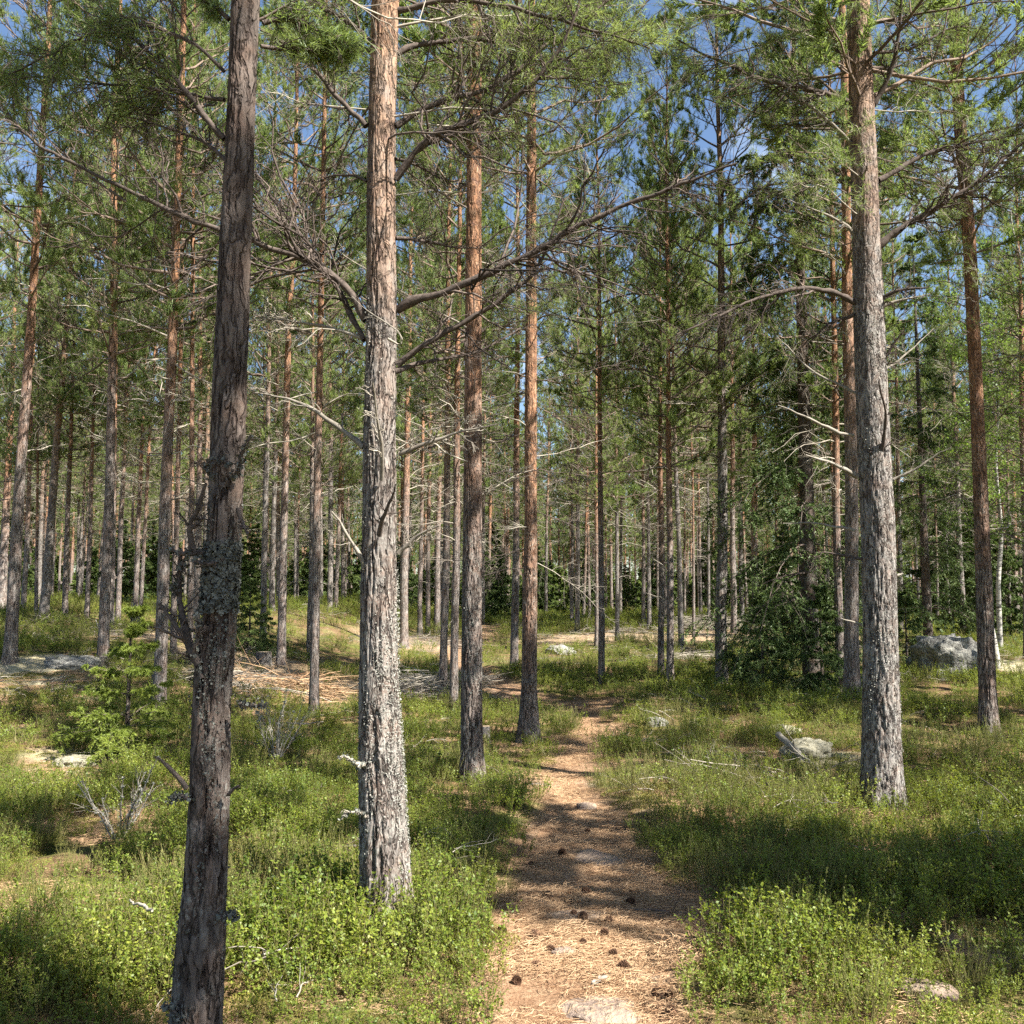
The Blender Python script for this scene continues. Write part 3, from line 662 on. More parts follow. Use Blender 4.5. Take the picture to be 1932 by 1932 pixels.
trunk_lichen(t1, T1, 0.0, 2.0, 4500, 3, M_lichen_dark, 0.0045, 0.2)
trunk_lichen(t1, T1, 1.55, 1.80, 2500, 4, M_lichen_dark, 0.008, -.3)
trunk_lichen(t2, T2, 0.0, 1.75, 9000, 8, M_lichen, 0.0038, 0.06)
trunk_lichen(t2, T2, 1.7, 3.2, 1500, 9, M_lichen, 0.0035, 0.22)
trunk_lichen(t5, T5, 0.0, 4.2, 6000, 5, M_lichen, 0.0045, 0.18)
trunk_lichen(t3, T3, 0.0, 2.2, 1200, 6, M_lichen_dark, 0.007, 0.1)

PB = picture_branch
# limbs of the pale lichened pine
B2 = [([(747, 588), (775, 565), (840, 547), (898, 523), (949, 496), (1011, 465), (1069, 424), (1137, 393), (1222, 362), (1302, 325), (1380, 300)], 13, -0.25, 16, 0),
      ([(747, 688), (791, 660), (881, 602), (949, 564), (1017, 513), (1045, 458), (1062, 410), (1075, 380)], 10, -0.15, 12, 0),
      ([(747, 700), (780, 690), (830, 677), (880, 672), (935, 655), (985, 625)], 8, 0.5, 8, 0),
      ([(747, 338), (785, 290), (819, 263), (881, 232), (949, 201), (1017, 147), (1062, 79), (1099, 0), (1120, -60)], 12, -0.2, 18, .5),
      ([(747, 239), (760, 228), (819, 205), (870, 196), (915, 188), (983, 143), (1051, 89), (1120, 34), (1190, -30)], 10, 0.1, 20, .6),
      ([(750, 99), (788, 82), (833, 72), (949, 73), (1051, 72), (1120, 61), (1200, 70), (1270, 86)], 9, 0.25, 22, .6),
      ([(752, 20), (820, 5), (890, -5), (980, 8), (1060, 30), (1150, 60), (1230, 90)], 9, -0.2, 22, .6),
      ([(691, 236), (665, 205), (641, 174), (600, 120), (560, 85), (500, 52)], 9, -0.1, 12, .2),
      ([(696, 82), (670, 50), (641, 31), (590, 8), (533, -5)], 9, 0.2, 12, .3),
      ([(700, 96), (640, 88), (590, 80), (520, 92)], 8, 0.4, 12, .3),
      ([(690, 605), (665, 545), (600, 495), (545, 470), (478, 445), (411, 425), (330, 395), (235, 340), (150, 303), (95, 275), (40, 240), (0, 195), (-40, 160)], 12, 0.05, 20, .1),
      ([(686, 645), (655, 585), (620, 525), (585, 478), (545, 425), (505, 375), (480, 330), (445, 280)], 11, 0.3, 14, 0),
      ([(684, 846), (655, 818), (620, 795), (560, 758), (520, 745), (478, 737)], 9, 0.3, 7, 0),
      ([(687, 640), (640, 622), (580, 610), (520, 600), (470, 605)], 6, 0.4, 10, 0),
      ([(752, 855), (790, 842), (838, 826), (880, 808), (938, 797)], 7, -0.2, 6, 0),
      ([(752, 1048), (775, 1025), (800, 1005), (830, 990)], 8, -0.3, 5, 0),
      ([(705, 1098), (690, 1060), (660, 1020), (625, 968)], 9, -0.5, 4, 0),
      ([(748, 450), (800, 452), (850, 470), (900, 470)], 6, 0.5, 8, 0),
      ([(690, 338), (660, 320), (620, 330), (590, 345)], 5, 0.5, 7, 0),
      ([(748, 300), (790, 310), (840, 345), (880, 352)], 5, 0.6, 9, 0)]
for i, (p, w, aw, tw, nd) in enumerate(B2):
    PB(T2, p, 4.85, w*1.15, aw, M_pale if i in (12, 16) else (M_dead if i in (13, 14, 15) else M_limb), 40+i, tw, 5, nd, 0.25)
PB(T2, [(718, 905), (715, 850), (708, 800), (702, 760), (692, 722)], 4.73, 8, -0.7, M_dead, 70, 4, 2)
PB(T2, [(716, 1010), (722, 975), (735, 940), (742, 910)], 4.74, 9, -0.8, M_limb, 71, 3, 2)
PB(T2, [(690, 1442), (672, 1440), (652, 1428), (636, 1425)], 4.75, 9, -0.3, M_dead, 72, 2, 0, lich=2)
PB(T2, [(690, 1540), (675, 1525), (660, 1532), (650, 1548)], 4.75, 6, -0.3, M_dead, 73, 4, 2, lich=2)
PB(T2, [(735, 640), (760, 668), (768, 640), (740, 610), (700, 590), (660, 555)], 4.6, 4, 0, M_pale, 75, 3, 1)
# limbs and stubs of the leaning dark pine
B1 = [([(425, 263), (385, 205), (341, 150), (290, 102), (218, 38), (175, -20)], 12, 0.15, 16, .2),
      ([(427, 307), (390, 275), (355, 253), (300, 229), (240, 222)], 7, 0.4, 12, 0),
      ([(433, 31), (415, 12), (395, -10), (350, -40)], 9, 0.1, 8, .4),
      ([(493, 40), (520, 30), (580, 44), (620, 66), (680, 92)], 9, 0.25, 14, .4),
      ([(494, 90), (540, 95), (600, 90), (660, 95)], 7, 0.6, 14, .5),
      ([(422, 190), (340, 170), (240, 160), (120, 145), (0, 130)], 7, 0.4, 22, .5),
      ([(424, 140), (340, 60), (250, 35), (150, 70), (60, 110), (-20, 150)], 6, -0.15, 18, .5)]
for i, (p, w, aw, tw, nd) in enumerate(B1): PB(T1, p, 3.4, w, aw, M_limb, 90+i, tw, 5, nd, 0.3)
S1 = [([(440, 905), (455, 880), (470, 850), (482, 830)], 9, -0.3, 2), ([(448, 955), (462, 975), (470, 1000)], 8, -0.3, 2), ([(400, 900), (385, 870), (410, 855), (440, 870)], 4, -.2, 2),
      ([(385, 1050), (355, 1045), (325, 1042)], 11, -0.2, 2), ([(365, 1045), (350, 1010), (368, 960), (376, 925)], 10, -0.2, 2), ([(360, 1040), (345, 1080), (330, 1130)], 6, 0.2, 2), ([(430, 1050), (410, 1062), (380, 1050)], 10, -0.5, 2),
      ([(382, 1285), (362, 1245), (340, 1210), (315, 1170), (300, 1150)], 11, 0.1, 2), ([(378, 1255), (360, 1220), (352, 1150), (350, 1080), (352, 1030)], 15, 0.25, 2), ([(368, 1235), (380, 1190), (378, 1150)], 8, -.1, 2),
      ([(350, 1485), (332, 1465), (315, 1445), (296, 1425)], 9, -0.3, 0), ([(356, 1505), (335, 1497), (322, 1500)], 7, -0.2, 2), ([(414, 1726), (430, 1724), (447, 1722)], 8, -0.2, 2), ([(425, 1495), (438, 1478), (446, 1470)], 8, -.3, 0), ([(455, 1330), (490, 1325), (510, 1330)], 7, -0.2, 2), ([(345, 1935), (320, 1900), (310, 1905)], 7, -.3, 2)]
for i, (p, w, aw, li) in enumerate(S1): PB(T1, p, 3.36, w, aw, M_limb, 120+i, 5 if li else 0, 3, 0, 0.5, lich=li if i % 3 != 1 else 0)
# limbs of the thick grey pine on the right
B5 = [([(1603, 195), (1560, 182), (1511, 167), (1422, 147), (1313, 106), (1272, 82)], 10, -0.2, 18, .3, 0), ([(1607, 273), (1580, 250), (1555, 226), (1477, 167)], 7, -0.3, 10, 0, 1),
      ([(1646, 202), (1660, 180), (1675, 147), (1692, 85), (1706, 0), (1712, -50)], 10, -0.3, 12, .2, 0), ([(1656, 340), (1690, 322), (1726, 301), (1767, 280), (1819, 270), (1932, 250)], 9, 0.2, 16, .2, 0),
      ([(1654, 468), (1699, 431), (1784, 383), (1860, 332), (1932, 267), (1990, 220)], 12, -0.2, 18, .1, 0), ([(1610, 349), (1560, 340), (1511, 338), (1442, 345), (1384, 386)], 7, 0.3, 14, 0, 0),
      ([(1620, 458), (1600, 425), (1562, 403), (1477, 376)], 6, -0.2, 9, 0, 1), ([(1617, 574), (1595, 558), (1562, 547), (1494, 540), (1408, 564), (1340, 592), (1272, 622)], 8, -0.3, 14, 0, 0),
      ([(1650, 583), (1662, 570), (1675, 556), (1750, 547)], 8, -0.5, 6, 0, 0), ([(1665, 578), (1700, 568), (1755, 560)], 6, -0.2, 6, 0, 1), ([(1612, 594), (1562, 611), (1525, 652)], 6, 0.4, 8, 0, 0),
      ([(1617, 896), (1569, 876), (1518, 855)], 8, -0.5, 3, 0, 1), ([(1612, 820), (1583, 814), (1530, 785), (1470, 759)], 6, -0.2, 3, 0, 1), ([(1640, 896), (1652, 870), (1665, 838), (1670, 780), (1655, 718)], 8, -0.5, 2, 0, 0),
      ([(1648, 700), (1660, 690), (1670, 665), (1700, 625)], 7, -0.3, 5, 0, 0), ([(1614, 1000), (1572, 995), (1521, 985), (1477, 988)], 5, 0.5, 4, 0, 1), ([(1626, 1055), (1580, 1050), (1540, 1047)], 5, 0.3, 3, 0, 0),
      ([(1686, 905), (1730, 885), (1760, 860), (1800, 840)], 5, -0.2, 8, 0, 1), ([(1620, 745), (1580, 720), (1530, 700), (1470, 640)], 5, 0.3, 10, 0, 1), ([(1606, 230), (1560, 236), (1500, 235), (1430, 232)], 6, 0.5, 14, .3, 0),
      ([(1640, 345), (1632, 320), (1640, 300)], 6, -0.8, 1, 0, 0), ([(1662, 700), (1700, 680), (1760, 620)], 4, .4, 10, 0, 1), ([(1606, 110), (1540, 80), (1450, 70)], 6, .5, 16, .4, 0), ([(1650, 100), (1720, 90), (1800, 50), (1860, 60)], 6, .4, 16, .4, 0),
      ([(1626, 1180), (1600, 1165), (1585, 1162)], 4, -.2, 0, 0, 1), ([(1690, 1085), (1704, 1080)], 5, -.2, 0, 0, 1)]
for i, (p, w, aw, tw, nd, pale) in enumerate(B5): PB(T5, p, 7.9, w*1.1, aw, M_pale if pale else M_limb, 160+i, tw, 6, nd, 0.25)
# the other near pines: limbs drawn by chance, most of them bare
def random_limbs(T, t, n, z0, z1, Lmax, seed, needles=0.0, mats=(M_limb, M_dead), r=0.009):
    rng = np.random.default_rng(seed)
    for i in range(n):
        z = z0+(z1-z0)*(i+rng.uniform(0, .9))/n; a = rng.uniform(0, 6.283); L = Lmax*rng.uniform(0.35, 1)*(0.5+0.6*(z-z0)/(z1-z0)); el = rng.uniform(-0.15, 0.5)
        x = float(np.interp(z, t['zs'], t['xs'])); b = np.array([[x, t['Y'], z]])-np.array(T.location)
        d = np.array([[math.cos(a)*math.cos(el), math.sin(a)*math.cos(el), math.sin(el)]])
        P = curves(rng, b, d, np.array([L]), 9, rng.uniform(-0.35, 0.2), 0.03); R = (r*(0.5+0.5*L/Lmax))*np.linspace(1, .3, 9)[None]
        g = Geo(); tubes(g, P, R, 6); S, SR = spawn(rng, P, R, 16, 0.15, 1, .32, .85, 0, 6, .08, .45, .1, -.1, .0026); tubes(g, S, SR, 4)
        Q, QR = spawn(rng, S, SR, 6, .2, 1, .45, .75, 0, 5, .1, .6, 0, -.1, .0019); tubes(g, Q, QR, 3)
        o = g.obj('branch', mats[i % len(mats)], T)
        if needles and z > 4.5:
            ng = Geo(); k_ = rng.random(len(Q)) < needles; tufts(ng, rng, Q[k_][:, -1], norm(Q[k_][:, -1]-Q[k_][:, -2]), 10, .06, .0035, .9, .09); ng.obj('needles', M_needle, o, False)
random_limbs(T3, t3, 30, 1.9, 6.8, 2.3, 3, 1)
random_limbs(T4, t4, 30, 1.8, 7.8, 2.4, 4, 1)
random_limbs(T6, t6, 30, 2.2, 8.5, 2.2, 5, 1)
random_limbs(T5, t5, 16, 4.6, 7.5, 2.4, 6, 1)
random_limbs(T2, t2, 14, 3.9, 6.8, 2.2, 7, .25)
random_limbs(T1, t1, 12, 3.7, 6.2, 1.8, 8, .2)

# ------------------------------------------------------------------ spruces
def spruce_geo(seed, H, Rb, hb=0.25, step=0.16, dense=1.0, spray=0.012, droop=-0.35, up=0.1):
    rng = np.random.default_rng(seed); z = hb; base, d, Ls, lf = [], [], [], []
    while z < H-0.05:
        f = 1-z/H; k = int(rng.integers(4, 7))
        for q in range(k):
            a = rng.uniform(0, 6.283); L = Rb*(0.08+0.98*f**0.85)*rng.uniform(0.6, 1.1); el = up+0.5*(1-f)+rng.normal()*0.08
            base.append((0, 0, z+rng.normal()*0.02)); d.append((math.cos(a)*math.cos(el), math.sin(a)*math.cos(el), math.sin(el))); Ls.append(L); lf.append(droop*(0.3+f)*rng.uniform(.6, 1.2))
        z += step*rng.uniform(0.7, 1.3)
    base = np.array(base); d = np.array(d); Ls = np.array(Ls)
    P = curves(rng, base, d, Ls, 7, np.array(lf), 0.03); R = (0.002+0.007*Ls)[:, None]*np.linspace(1, .3, 7)[None]
    w = Geo(); tubes(w, P, R, 4)
    S, SR = spawn(rng, P, R, int(16*dense), 0.15, 1, .33, .85, 0, 4, .04, .4, .75, -.35, .0015); tubes(w, S, SR, 3)
    Q, QR = spawn(rng, S, SR, 4, .2, 1, .45, .7, 0, 3, .05, .6, .6, -.3, .001)
    # needles in two ranks along each shoot
    n = Geo()
    for A in (P[:, 1:], S, Q):
        ln = np.linalg.norm(np.diff(A, axis=1), axis=2).sum(1); B_, N, _ = A.shape
        per = 30 if A is not Q else 16
        idx = np.repeat(np.arange(B_), per); t = rng.random(len(idx)); b, T, _r = pick(A, np.zeros((B_, N)), idx, t)
        s = norm(rperp(rng, T)*np.array([1, 1, .7])); nd = norm(T*0.75+s*0.8); l = (0.018+spray)*rng.uniform(.8, 1.3, (len(idx), 1)); sd = rperp(rng, nd)*spray*0.26
        V = np.stack([b-sd, b+sd, b+nd*l], 1).reshape(-1, 3); n.add(V, np.arange(len(V)).reshape(-1, 3))
    tr = Geo(); zz = np.linspace(-.15, H, 90); a = np.arange(12)*6.283/12; r = (0.012+H*0.0095)*(1-np.clip(zz/H, 0, 1))+0.003
    V = np.stack([r[:, None]*np.cos(a), r[:, None]*np.sin(a), zz[:, None]+0*a], -1).reshape(-1, 3); i = np.arange(89)[:, None]*12; j = np.arange(12)[None]; j2 = (j+1) % 12
    tr.add(V, np.stack([i+j, i+j2, i+12+j2, i+12+j], -1).reshape(-1, 4))
    return tr, w, n
def mk_spruce(name, label, cat, B, geo, mat, wood=M_limb, trunkm=M_bark_dark, group=None, rot=0, sc=1, meshes=None):
    t = empty(name, B, label, cat, group); t.rotation_euler = (0, 0, rot); t.scale = (sc, sc, sc)
    if meshes is None: meshes = (geo[0].mesh('spruce_trunk', trunkm), geo[1].mesh('spruce_limbs', wood), geo[2].mesh('spruce_needles', mat, False))
    child('trunk', meshes[0], t); c = child('crown', meshes[2], t); child('limbs', meshes[1], c)
    return t, meshes
def gp(px, py, dz=-0.03):
    p = ground_hit(px, py); return Vector((p.x, p.y, gz(p.x, p.y)+dz))
P_big = gp(1532, 1296)
big, m_big = mk_spruce('spruce_tree', 'big dark spruce with drooping skirts, left of the thick grey trunk', 'spruce tree', P_big, spruce_geo(5, 14.5, 2.0, 1.2, 0.5, .95, .034, -.62, -0.03), M_spruce)
P_b2 = gp(1752, 1222)
mk_spruce('spruce_tree', 'dark spruce standing behind the grey boulder on the right', 'spruce tree', P_b2, spruce_geo(6, 13, 2.2, 1.2, 0.5, .85, .036, -.55, 0.0), M_spruce)
sap, m_sap = mk_spruce('young_spruce', 'waist-high young spruce with bright yellow-green tips, on the left', 'young spruce', gp(238, 1432), spruce_geo(9, 1.75, .74, .15, .18, 1.0, .013, -.16, .08), M_sapling)
_, m_low = mk_spruce('young_spruce', 'low spreading dark spruce in front of the big one, beside its left skirts', 'young spruce', gp(1440, 1306), spruce_geo(10, 1.6, .85, .1, .15, .75, .018, -.25, .1), M_spruce)
mk_spruce('young_spruce', 'small spruce between the big dark spruce and the orange-barked pine', 'young spruce', gp(1552, 1308), None, M_spruce, rot=2, sc=1.05, meshes=m_low)
mk_spruce('young_spruce', 'small spruce at the foot of the thick grey pine, on its right', 'young spruce', gp(1712, 1262), None, M_spruce, rot=4, sc=.95, meshes=m_low)
mk_spruce('young_spruce', 'low spruce reaching out right of the boulder spruce, above the boulder', 'young spruce', gp(1800, 1205), None, M_spruce, rot=1, sc=1.2, meshes=m_low)
mk_spruce('young_spruce', 'small green spruce right of the leaning dark trunk, before slim pale pines', 'young spruce', gp(470, 1232), None, M_sapling, rot=1, sc=1.0, meshes=m_low)
mk_spruce('young_spruce', 'tiny sprawling spruce at the left foot of the young yellow-green one', 'young spruce', gp(205, 1425), None, M_sapling, rot=5, sc=.35, meshes=m_sap)
tr_, w_, n_ = spruce_geo(15, 3.2, 1.0, .15, .17, .8, .035, -.2, .1)
FAR_S = []
m_mid = (tr_.mesh('spruce_trunk', M_bark_dark), w_.mesh('spruce_limbs', M_limb), n_.mesh('spruce_needles', M_spruce, False))
for (px, Y, sc) in [(905, 46, 1.5), (930, 50, 1.7), (945, 44, 1.0), (455, 38, .9), (230, 36, 1.1), (1180, 55, 1.1), (1330, 52, 1.3), (1010, 58, 1.4), (1350, 60, 1.8), (760, 55, 1.4), (1480, 34, 1.4), (1600, 38, 1.6), (1840, 36, 1.9), (1900, 30, 1.4), (1800, 42, 2.2), (700, 60, 1.8), (1105, 62, 1.7), (1240, 64, 1.9), (480, 56, 1.7), (600, 62, 1.8), (830, 64, 1.6), (1420, 58, 1.7), (20, 52, 1.9), (280, 58, 1.9)]:
    x = (px-966)/F*Y
    FAR_S.append(1); FAR_S[-1], _ = mk_spruce('young_spruce', 'small dark spruce almost hidden among the far pine trunks', 'young spruce', (x, Y, gz(x, Y)-.05), None, M_spruce, group='small spruces at the back of the wood', rot=random.uniform(0, 6), sc=sc*random.uniform(.85, 1.1), meshes=m_mid)

# ------------------------------------------------------------------ birches at the right edge
def birch(label, px, py, lean, H, seed, zlo):
    B = gp(px, py); rng = np.random.default_rng(seed); t = empty('birch_tree', B, label, 'birch tree', 'birches at the right edge')
    z = np.linspace(-.1, H, 80); P = np.stack([lean*z+0.12*vnoise(z*.6, z*0+seed, 0, 2), 0.1*vnoise(z*.6, z*0+seed+5, 0, 3), z], -1)[None]; R = (0.065*(1-z/H)**.8+.006)[None]
    g = Geo(); tubes(g, P, R, 12); g.obj('trunk', M_birch, t)
    n = 60; zz = rng.uniform(zlo, H-.2, n); idx = np.zeros(n, int); b, T, r = pick(P, R, idx, (zz+.1)/(H+.1)); a = rng.uniform(0, 6.28, n); el = rng.uniform(.3, .9, n)
    d = np.stack([np.cos(a)*np.cos(el), np.sin(a)*np.cos(el), np.sin(el)], -1); L = rng.uniform(.8, 1.9, n)*(1.1-.5*zz/H)
    Q = curves(rng, b, d, L, 6, -.35, .05); QR = np.repeat(np.linspace(.011, .003, 6)[None], n, 0); w = Geo(); tubes(w, Q, QR, 4)
    S, SR = spawn(rng, Q, QR, 9, .2, 1, .4, .8, 0, 4, .06, .5, 0, -.3, .0018); tubes(w, S, SR, 3)
    m = len(S)*10; i = rng.integers(0, len(S), m); c, T, _ = pick(S, SR, i, rng.random(m)); c = c+rng.normal(size=(m, 3))*.035
    e = norm(rng.normal(size=(m, 3))+np.array([0, 0, .8])); p = rperp(rng, e); q = np.cross(e, p); s = .022*rng.uniform(.7, 1.3, (m, 1))
    lf = Geo(); lf.add(np.stack([c-p*s, c-q*s*.75, c+p*s*1.2, c+q*s*.75], 1).reshape(-1, 3), np.arange(m*4).reshape(-1, 4))
    cr_ = lf.obj('crown', M_birch_leaf, t, False); w.obj('limbs', M_limb, cr_)
M_birch, nb = new_mat('birch_bark'); _t = N_(nb, 'ShaderNodeTexCoord'); _m = N_(nb, 'ShaderNodeMapping'); _m.inputs['Scale'].default_value = (3, 3, 12); nb.links.new(_t.outputs['Object'], _m.inputs['Vector'])
principled(nb, ramp(nb, noise(nb, _m.outputs[0], 2.2, 4, .6), [(0.38, (0.06, 0.055, 0.05)), (0.48, (0.36, 0.345, 0.31)), (0.8, (0.5, 0.48, 0.43))]), .7)
birch('slim white birch with light green leaves, left one of the right-edge pair', 1874, 1262, -.012, 8.5, 3, 2.6)
birch('slim white birch with light green leaves, right one of the right-edge pair', 1893, 1235, .02, 9.5, 4, 2.2)
birch('leafy birch mostly cut off by the right edge of the picture', 1985, 1290, -.02, 8.5, 5, 2.0)

# ------------------------------------------------------------------ pines farther off and beyond the frame
def clear(x, y, d):
    return all((x-a)**2+(y-b)**2 > d*d for a, b in TREE_XY)
rf = random.Random(5); n_far = 0
FARLAB = 'thin distant pine standing mostly hidden behind nearer trunks at the back of the wood'; FAR_T = []
tries = 0
while n_far < 125 and tries < 9000:
    tries += 1
    Y = rf.uniform(24, 62)**1.0; u = rf.uniform(-0.62, 0.62); x = u*Y
    if Y < 34 and rf.random() < .5: continue
    if abs(u) < 0.13 and Y < 40: continue
    if not clear(x, Y, 1.9): continue
    if float(path_mask(np.array([x]), np.array([Y]))[0]) > .1: continue
    TREE_XY.append((x, Y)); n_far += 1
    k = rf.randrange(6); dv = (rf.gauss(0, .02), rf.gauss(0, .02), 1)
    FAR_T.append(1); FAR_T[-1] = plant_pine((x, Y, gz(x, Y)-.05), dv, PINES[k], rf.uniform(.055, .105), FARLAB, 'distant pines in the depth of the wood', sc=rf.uniform(.85, 1.12), spin=rf.uniform(0, 6.28), bark=M_bark_grey if k % 3 == 0 else None, crown_w=0.78)
# out of the frame: these throw the shade that lies on the path and the shrubs
UN = Vector((-.82, .57))
OUT = [(4.6, -.6, 'n', .10, 1), (6.4, -1.9, 'n', .11, 1), (7.1, 1.1, 'n', .12, 1), (10.4, -1.2, 'n', .13, 1), (4.3, 4.7, 'n', .12, 1), (6.3, 3.4, 'w', .06, .5), (8.1, 2.2, 'w', .06, .55), (8.6, 1.3, 'w', .08, .7), (7.0, 2.4, 'w', .06, .55), (13.0, 3.0, 'w', .13, 1), (9.8, 8.4, 'n', .12, 1), (12.5, 8.5, 'w', .13, .9), (8.6, 10.2, 'n', .12, 1), (10.8, 12.2, 'n', .12, 1), (14.5, 12, 'w', .13, 1), (12.2, 15.5, 'w', .12, .8), (15.5, 18.5, 'w', .12, 1), (12.5, 21, 'n', .12, 1), (17, 23.5, 'w', .12, 1),
       (-5.2, 6.0, 'n', .12, 1), (-7.6, 9.0, 'w', .12, .9), (-9.5, 13, 'n', .12, 1), (-12.5, 16.5, 'w', .12, 1), (-4.9, 2.0, 'w', .12, 1), (-3.0, -3.5, 'w', .12, 1), (-13.5, 21, 'w', .12, 1), (2.5, -6.5, 'w', .12, 1), (7.5, -6.5, 'w', .12, 1), (13.5, -3.5, 'n', .13, 1)]
for i, (x, y, s, r, sc) in enumerate(OUT):
    v = NARROW[i % 2] if s == 'n' else PINES[i % 6]
    plant_pine((x, y, gz(x, y)-.05), (rf.gauss(0, .01), rf.gauss(0, .01), 1), v, r, 'pine standing outside the picture beside or behind the viewer', 'pines outside the picture', sc=sc, dead=i > 9, spin=rf.uniform(0, 6.28))

# ------------------------------------------------------------------ scattered cover by geometry nodes
def scatter(name, pts, rots, scls, idx, meshes, label=None, cat=None):
    me = bpy.data.meshes.new(name+'_points'); n = len(pts); me.vertices.add(n); me.vertices.foreach_set('co', np.asarray(pts, np.float32).ravel())
    a = me.attributes.new('rot', 'FLOAT_VECTOR', 'POINT'); a.data.foreach_set('vector', np.asarray(rots, np.float32).ravel())
    a = me.attributes.new('scl', 'FLOAT_VECTOR', 'POINT'); s = np.asarray(scls, np.float32); s = np.repeat(s[:, None], 3, 1) if s.ndim == 1 else s
    a.data.foreach_set('vector', s.ravel())
    a = me.attributes.new('idx', 'INT', 'POINT'); a.data.foreach_set('value', np.asarray(idx, np.int32))
    col = bpy.data.collections.new(name+'_kinds')
    for i, m in enumerate(meshes):
        o = bpy.data.objects.new('%s_kind_%02d' % (name, i), m); col.objects.link(o)
    ob = bpy.data.objects.new(name, me); C.objects.link(ob)
    ng = bpy.data.node_groups.new(name+'_nodes', 'GeometryNodeTree')
    ng.interface.new_socket('Geometry', in_out='INPUT', socket_type='NodeSocketGeometry'); ng.interface.new_socket('Geometry', in_out='OUTPUT', socket_type='NodeSocketGeometry')
    gi = ng.nodes.new('NodeGroupInput'); go = ng.nodes.new('NodeGroupOutput'); iop = ng.nodes.new('GeometryNodeInstanceOnPoints'); ci = ng.nodes.new('GeometryNodeCollectionInfo')
    ci.inputs['Collection'].default_value = col; ci.inputs['Separate Children'].default_value = True; ci.inputs['Reset Children'].default_value = True
    iop.inputs['Pick Instance'].default_value = True
    def attr(nm, ty):
        x = ng.nodes.new('GeometryNodeInputNamedAttribute'); x.data_type = ty; x.inputs['Name'].default_value = nm; return x.outputs['Attribute']
    l = ng.links.new; l(gi.outputs[0], iop.inputs['Points']); l(ci.outputs[0], iop.inputs['Instance']); l(attr('idx', 'INT'), iop.inputs['Instance Index'])
    l(attr('rot', 'FLOAT_VECTOR'), iop.inputs['Rotation']); l(attr('scl', 'FLOAT_VECTOR'), iop.inputs['Scale']); l(iop.outputs[0], go.inputs[0])
    md = ob.modifiers.new('scatter', 'NODES'); md.node_group = ng
    ob['kind'] = 'stuff'
    if label: ob['label'] = label
    if cat: ob['category'] = cat
    return ob

def leaf_quads(g, rng, c, T, size, mat):
    n = len(c); e = norm(rng.normal(size=(n, 3))*0.55+np.array([0.25, -0.15, .9])); p = norm(T+rng.normal(size=(n, 3))*.7); p = norm(p-(p*e).sum(1, keepdims=True)*e); q = np.cross(e, p)
    s = size*rng.uniform(.6, 1.25, (n, 1)); V = np.stack([c, c+p*s*.5-q*s*.32, c+p*s*1.1, c+p*s*.5+q*s*.32], 1).reshape(-1, 3)
    g.add(V, np.arange(n*4).reshape(-1, 4), mat)
def bilberry(seed, n=13, H=.24, R=.13, leaf=.0145, per=6, detail=True):
    rng = np.random.default_rng(seed); g = Geo(); a = rng.uniform(0, 6.28, n); r = R*np.sqrt(rng.random(n)); b = np.stack([r*np.cos(a), r*np.sin(a), 0*a-.02], -1)
    d = norm(np.stack([np.cos(a)*rng.uniform(0, .5, n), np.sin(a)*rng.uniform(0, .5, n), np.ones(n)], -1)); L = H*rng.uniform(.6, 1.15, n)
    P = curves(rng, b, d, L, 5, 0, .05); PR = np.repeat(np.linspace(.0016, .0009, 5)[None], n, 0)
    S, SR = spawn(rng, P, PR, 5, .3, 1, .42, .6, .3, 4, .05, .7, 0, .1, .0008)
    if detail: tubes(g, P, PR, 3, 0); tubes(g, S, SR, 3, 0)
    for A, k in ((P, 9), (S, per)):
        i = np.repeat(np.arange(len(A)), k); t = rng.uniform(.35 if A is P else .15, 1, len(i)); c, T, _ = pick(A, np.zeros(A.shape[:2]), i, t); leaf_quads(g, rng, c, T, leaf, 1)
    return g.mesh('bilberry', [M_stem, M_bil], False)
def heather(seed, n=34, H=.26, R=.13):
    rng = np.random.default_rng(seed); g = Geo(); a = rng.uniform(0, 6.28, n); r = R*np.sqrt(rng.random(n)); b = np.stack([r*np.cos(a), r*np.sin(a), 0*a-.02], -1)
    k = rng.uniform(.1, .55, n); d = norm(np.stack([np.cos(a)*k, np.sin(a)*k, np.ones(n)], -1)); P = curves(rng, b, d, H*rng.uniform(.5, 1.15, n), 5, .1, .045); PR = np.repeat(np.linspace(.0014, .0008, 5)[None], n, 0)
    tubes(g, P, PR, 3, 0); S, SR = spawn(rng, P, PR, 3, .35, .95, .3, .4, .4, 3, .04, .7, 0, .2, .0008); tubes(g, S, SR, 3, 0)
    for A, q in ((P, 22), (S, 9)):
        i = np.repeat(np.arange(len(A)), q); t = rng.uniform(.25, 1, len(i)); c, T, _ = pick(A, np.zeros(A.shape[:2]), i, t)
        nd = norm(T+rperp(rng, T)*.9); sd = rperp(rng, nd)*.0016; V = np.stack([c-sd, c+sd, c+nd*.0085], 1).reshape(-1, 3); g.add(V, np.arange(len(V)).reshape(-1, 3), 1)
    return g.mesh('heather', [M_stem, M_heath], False)
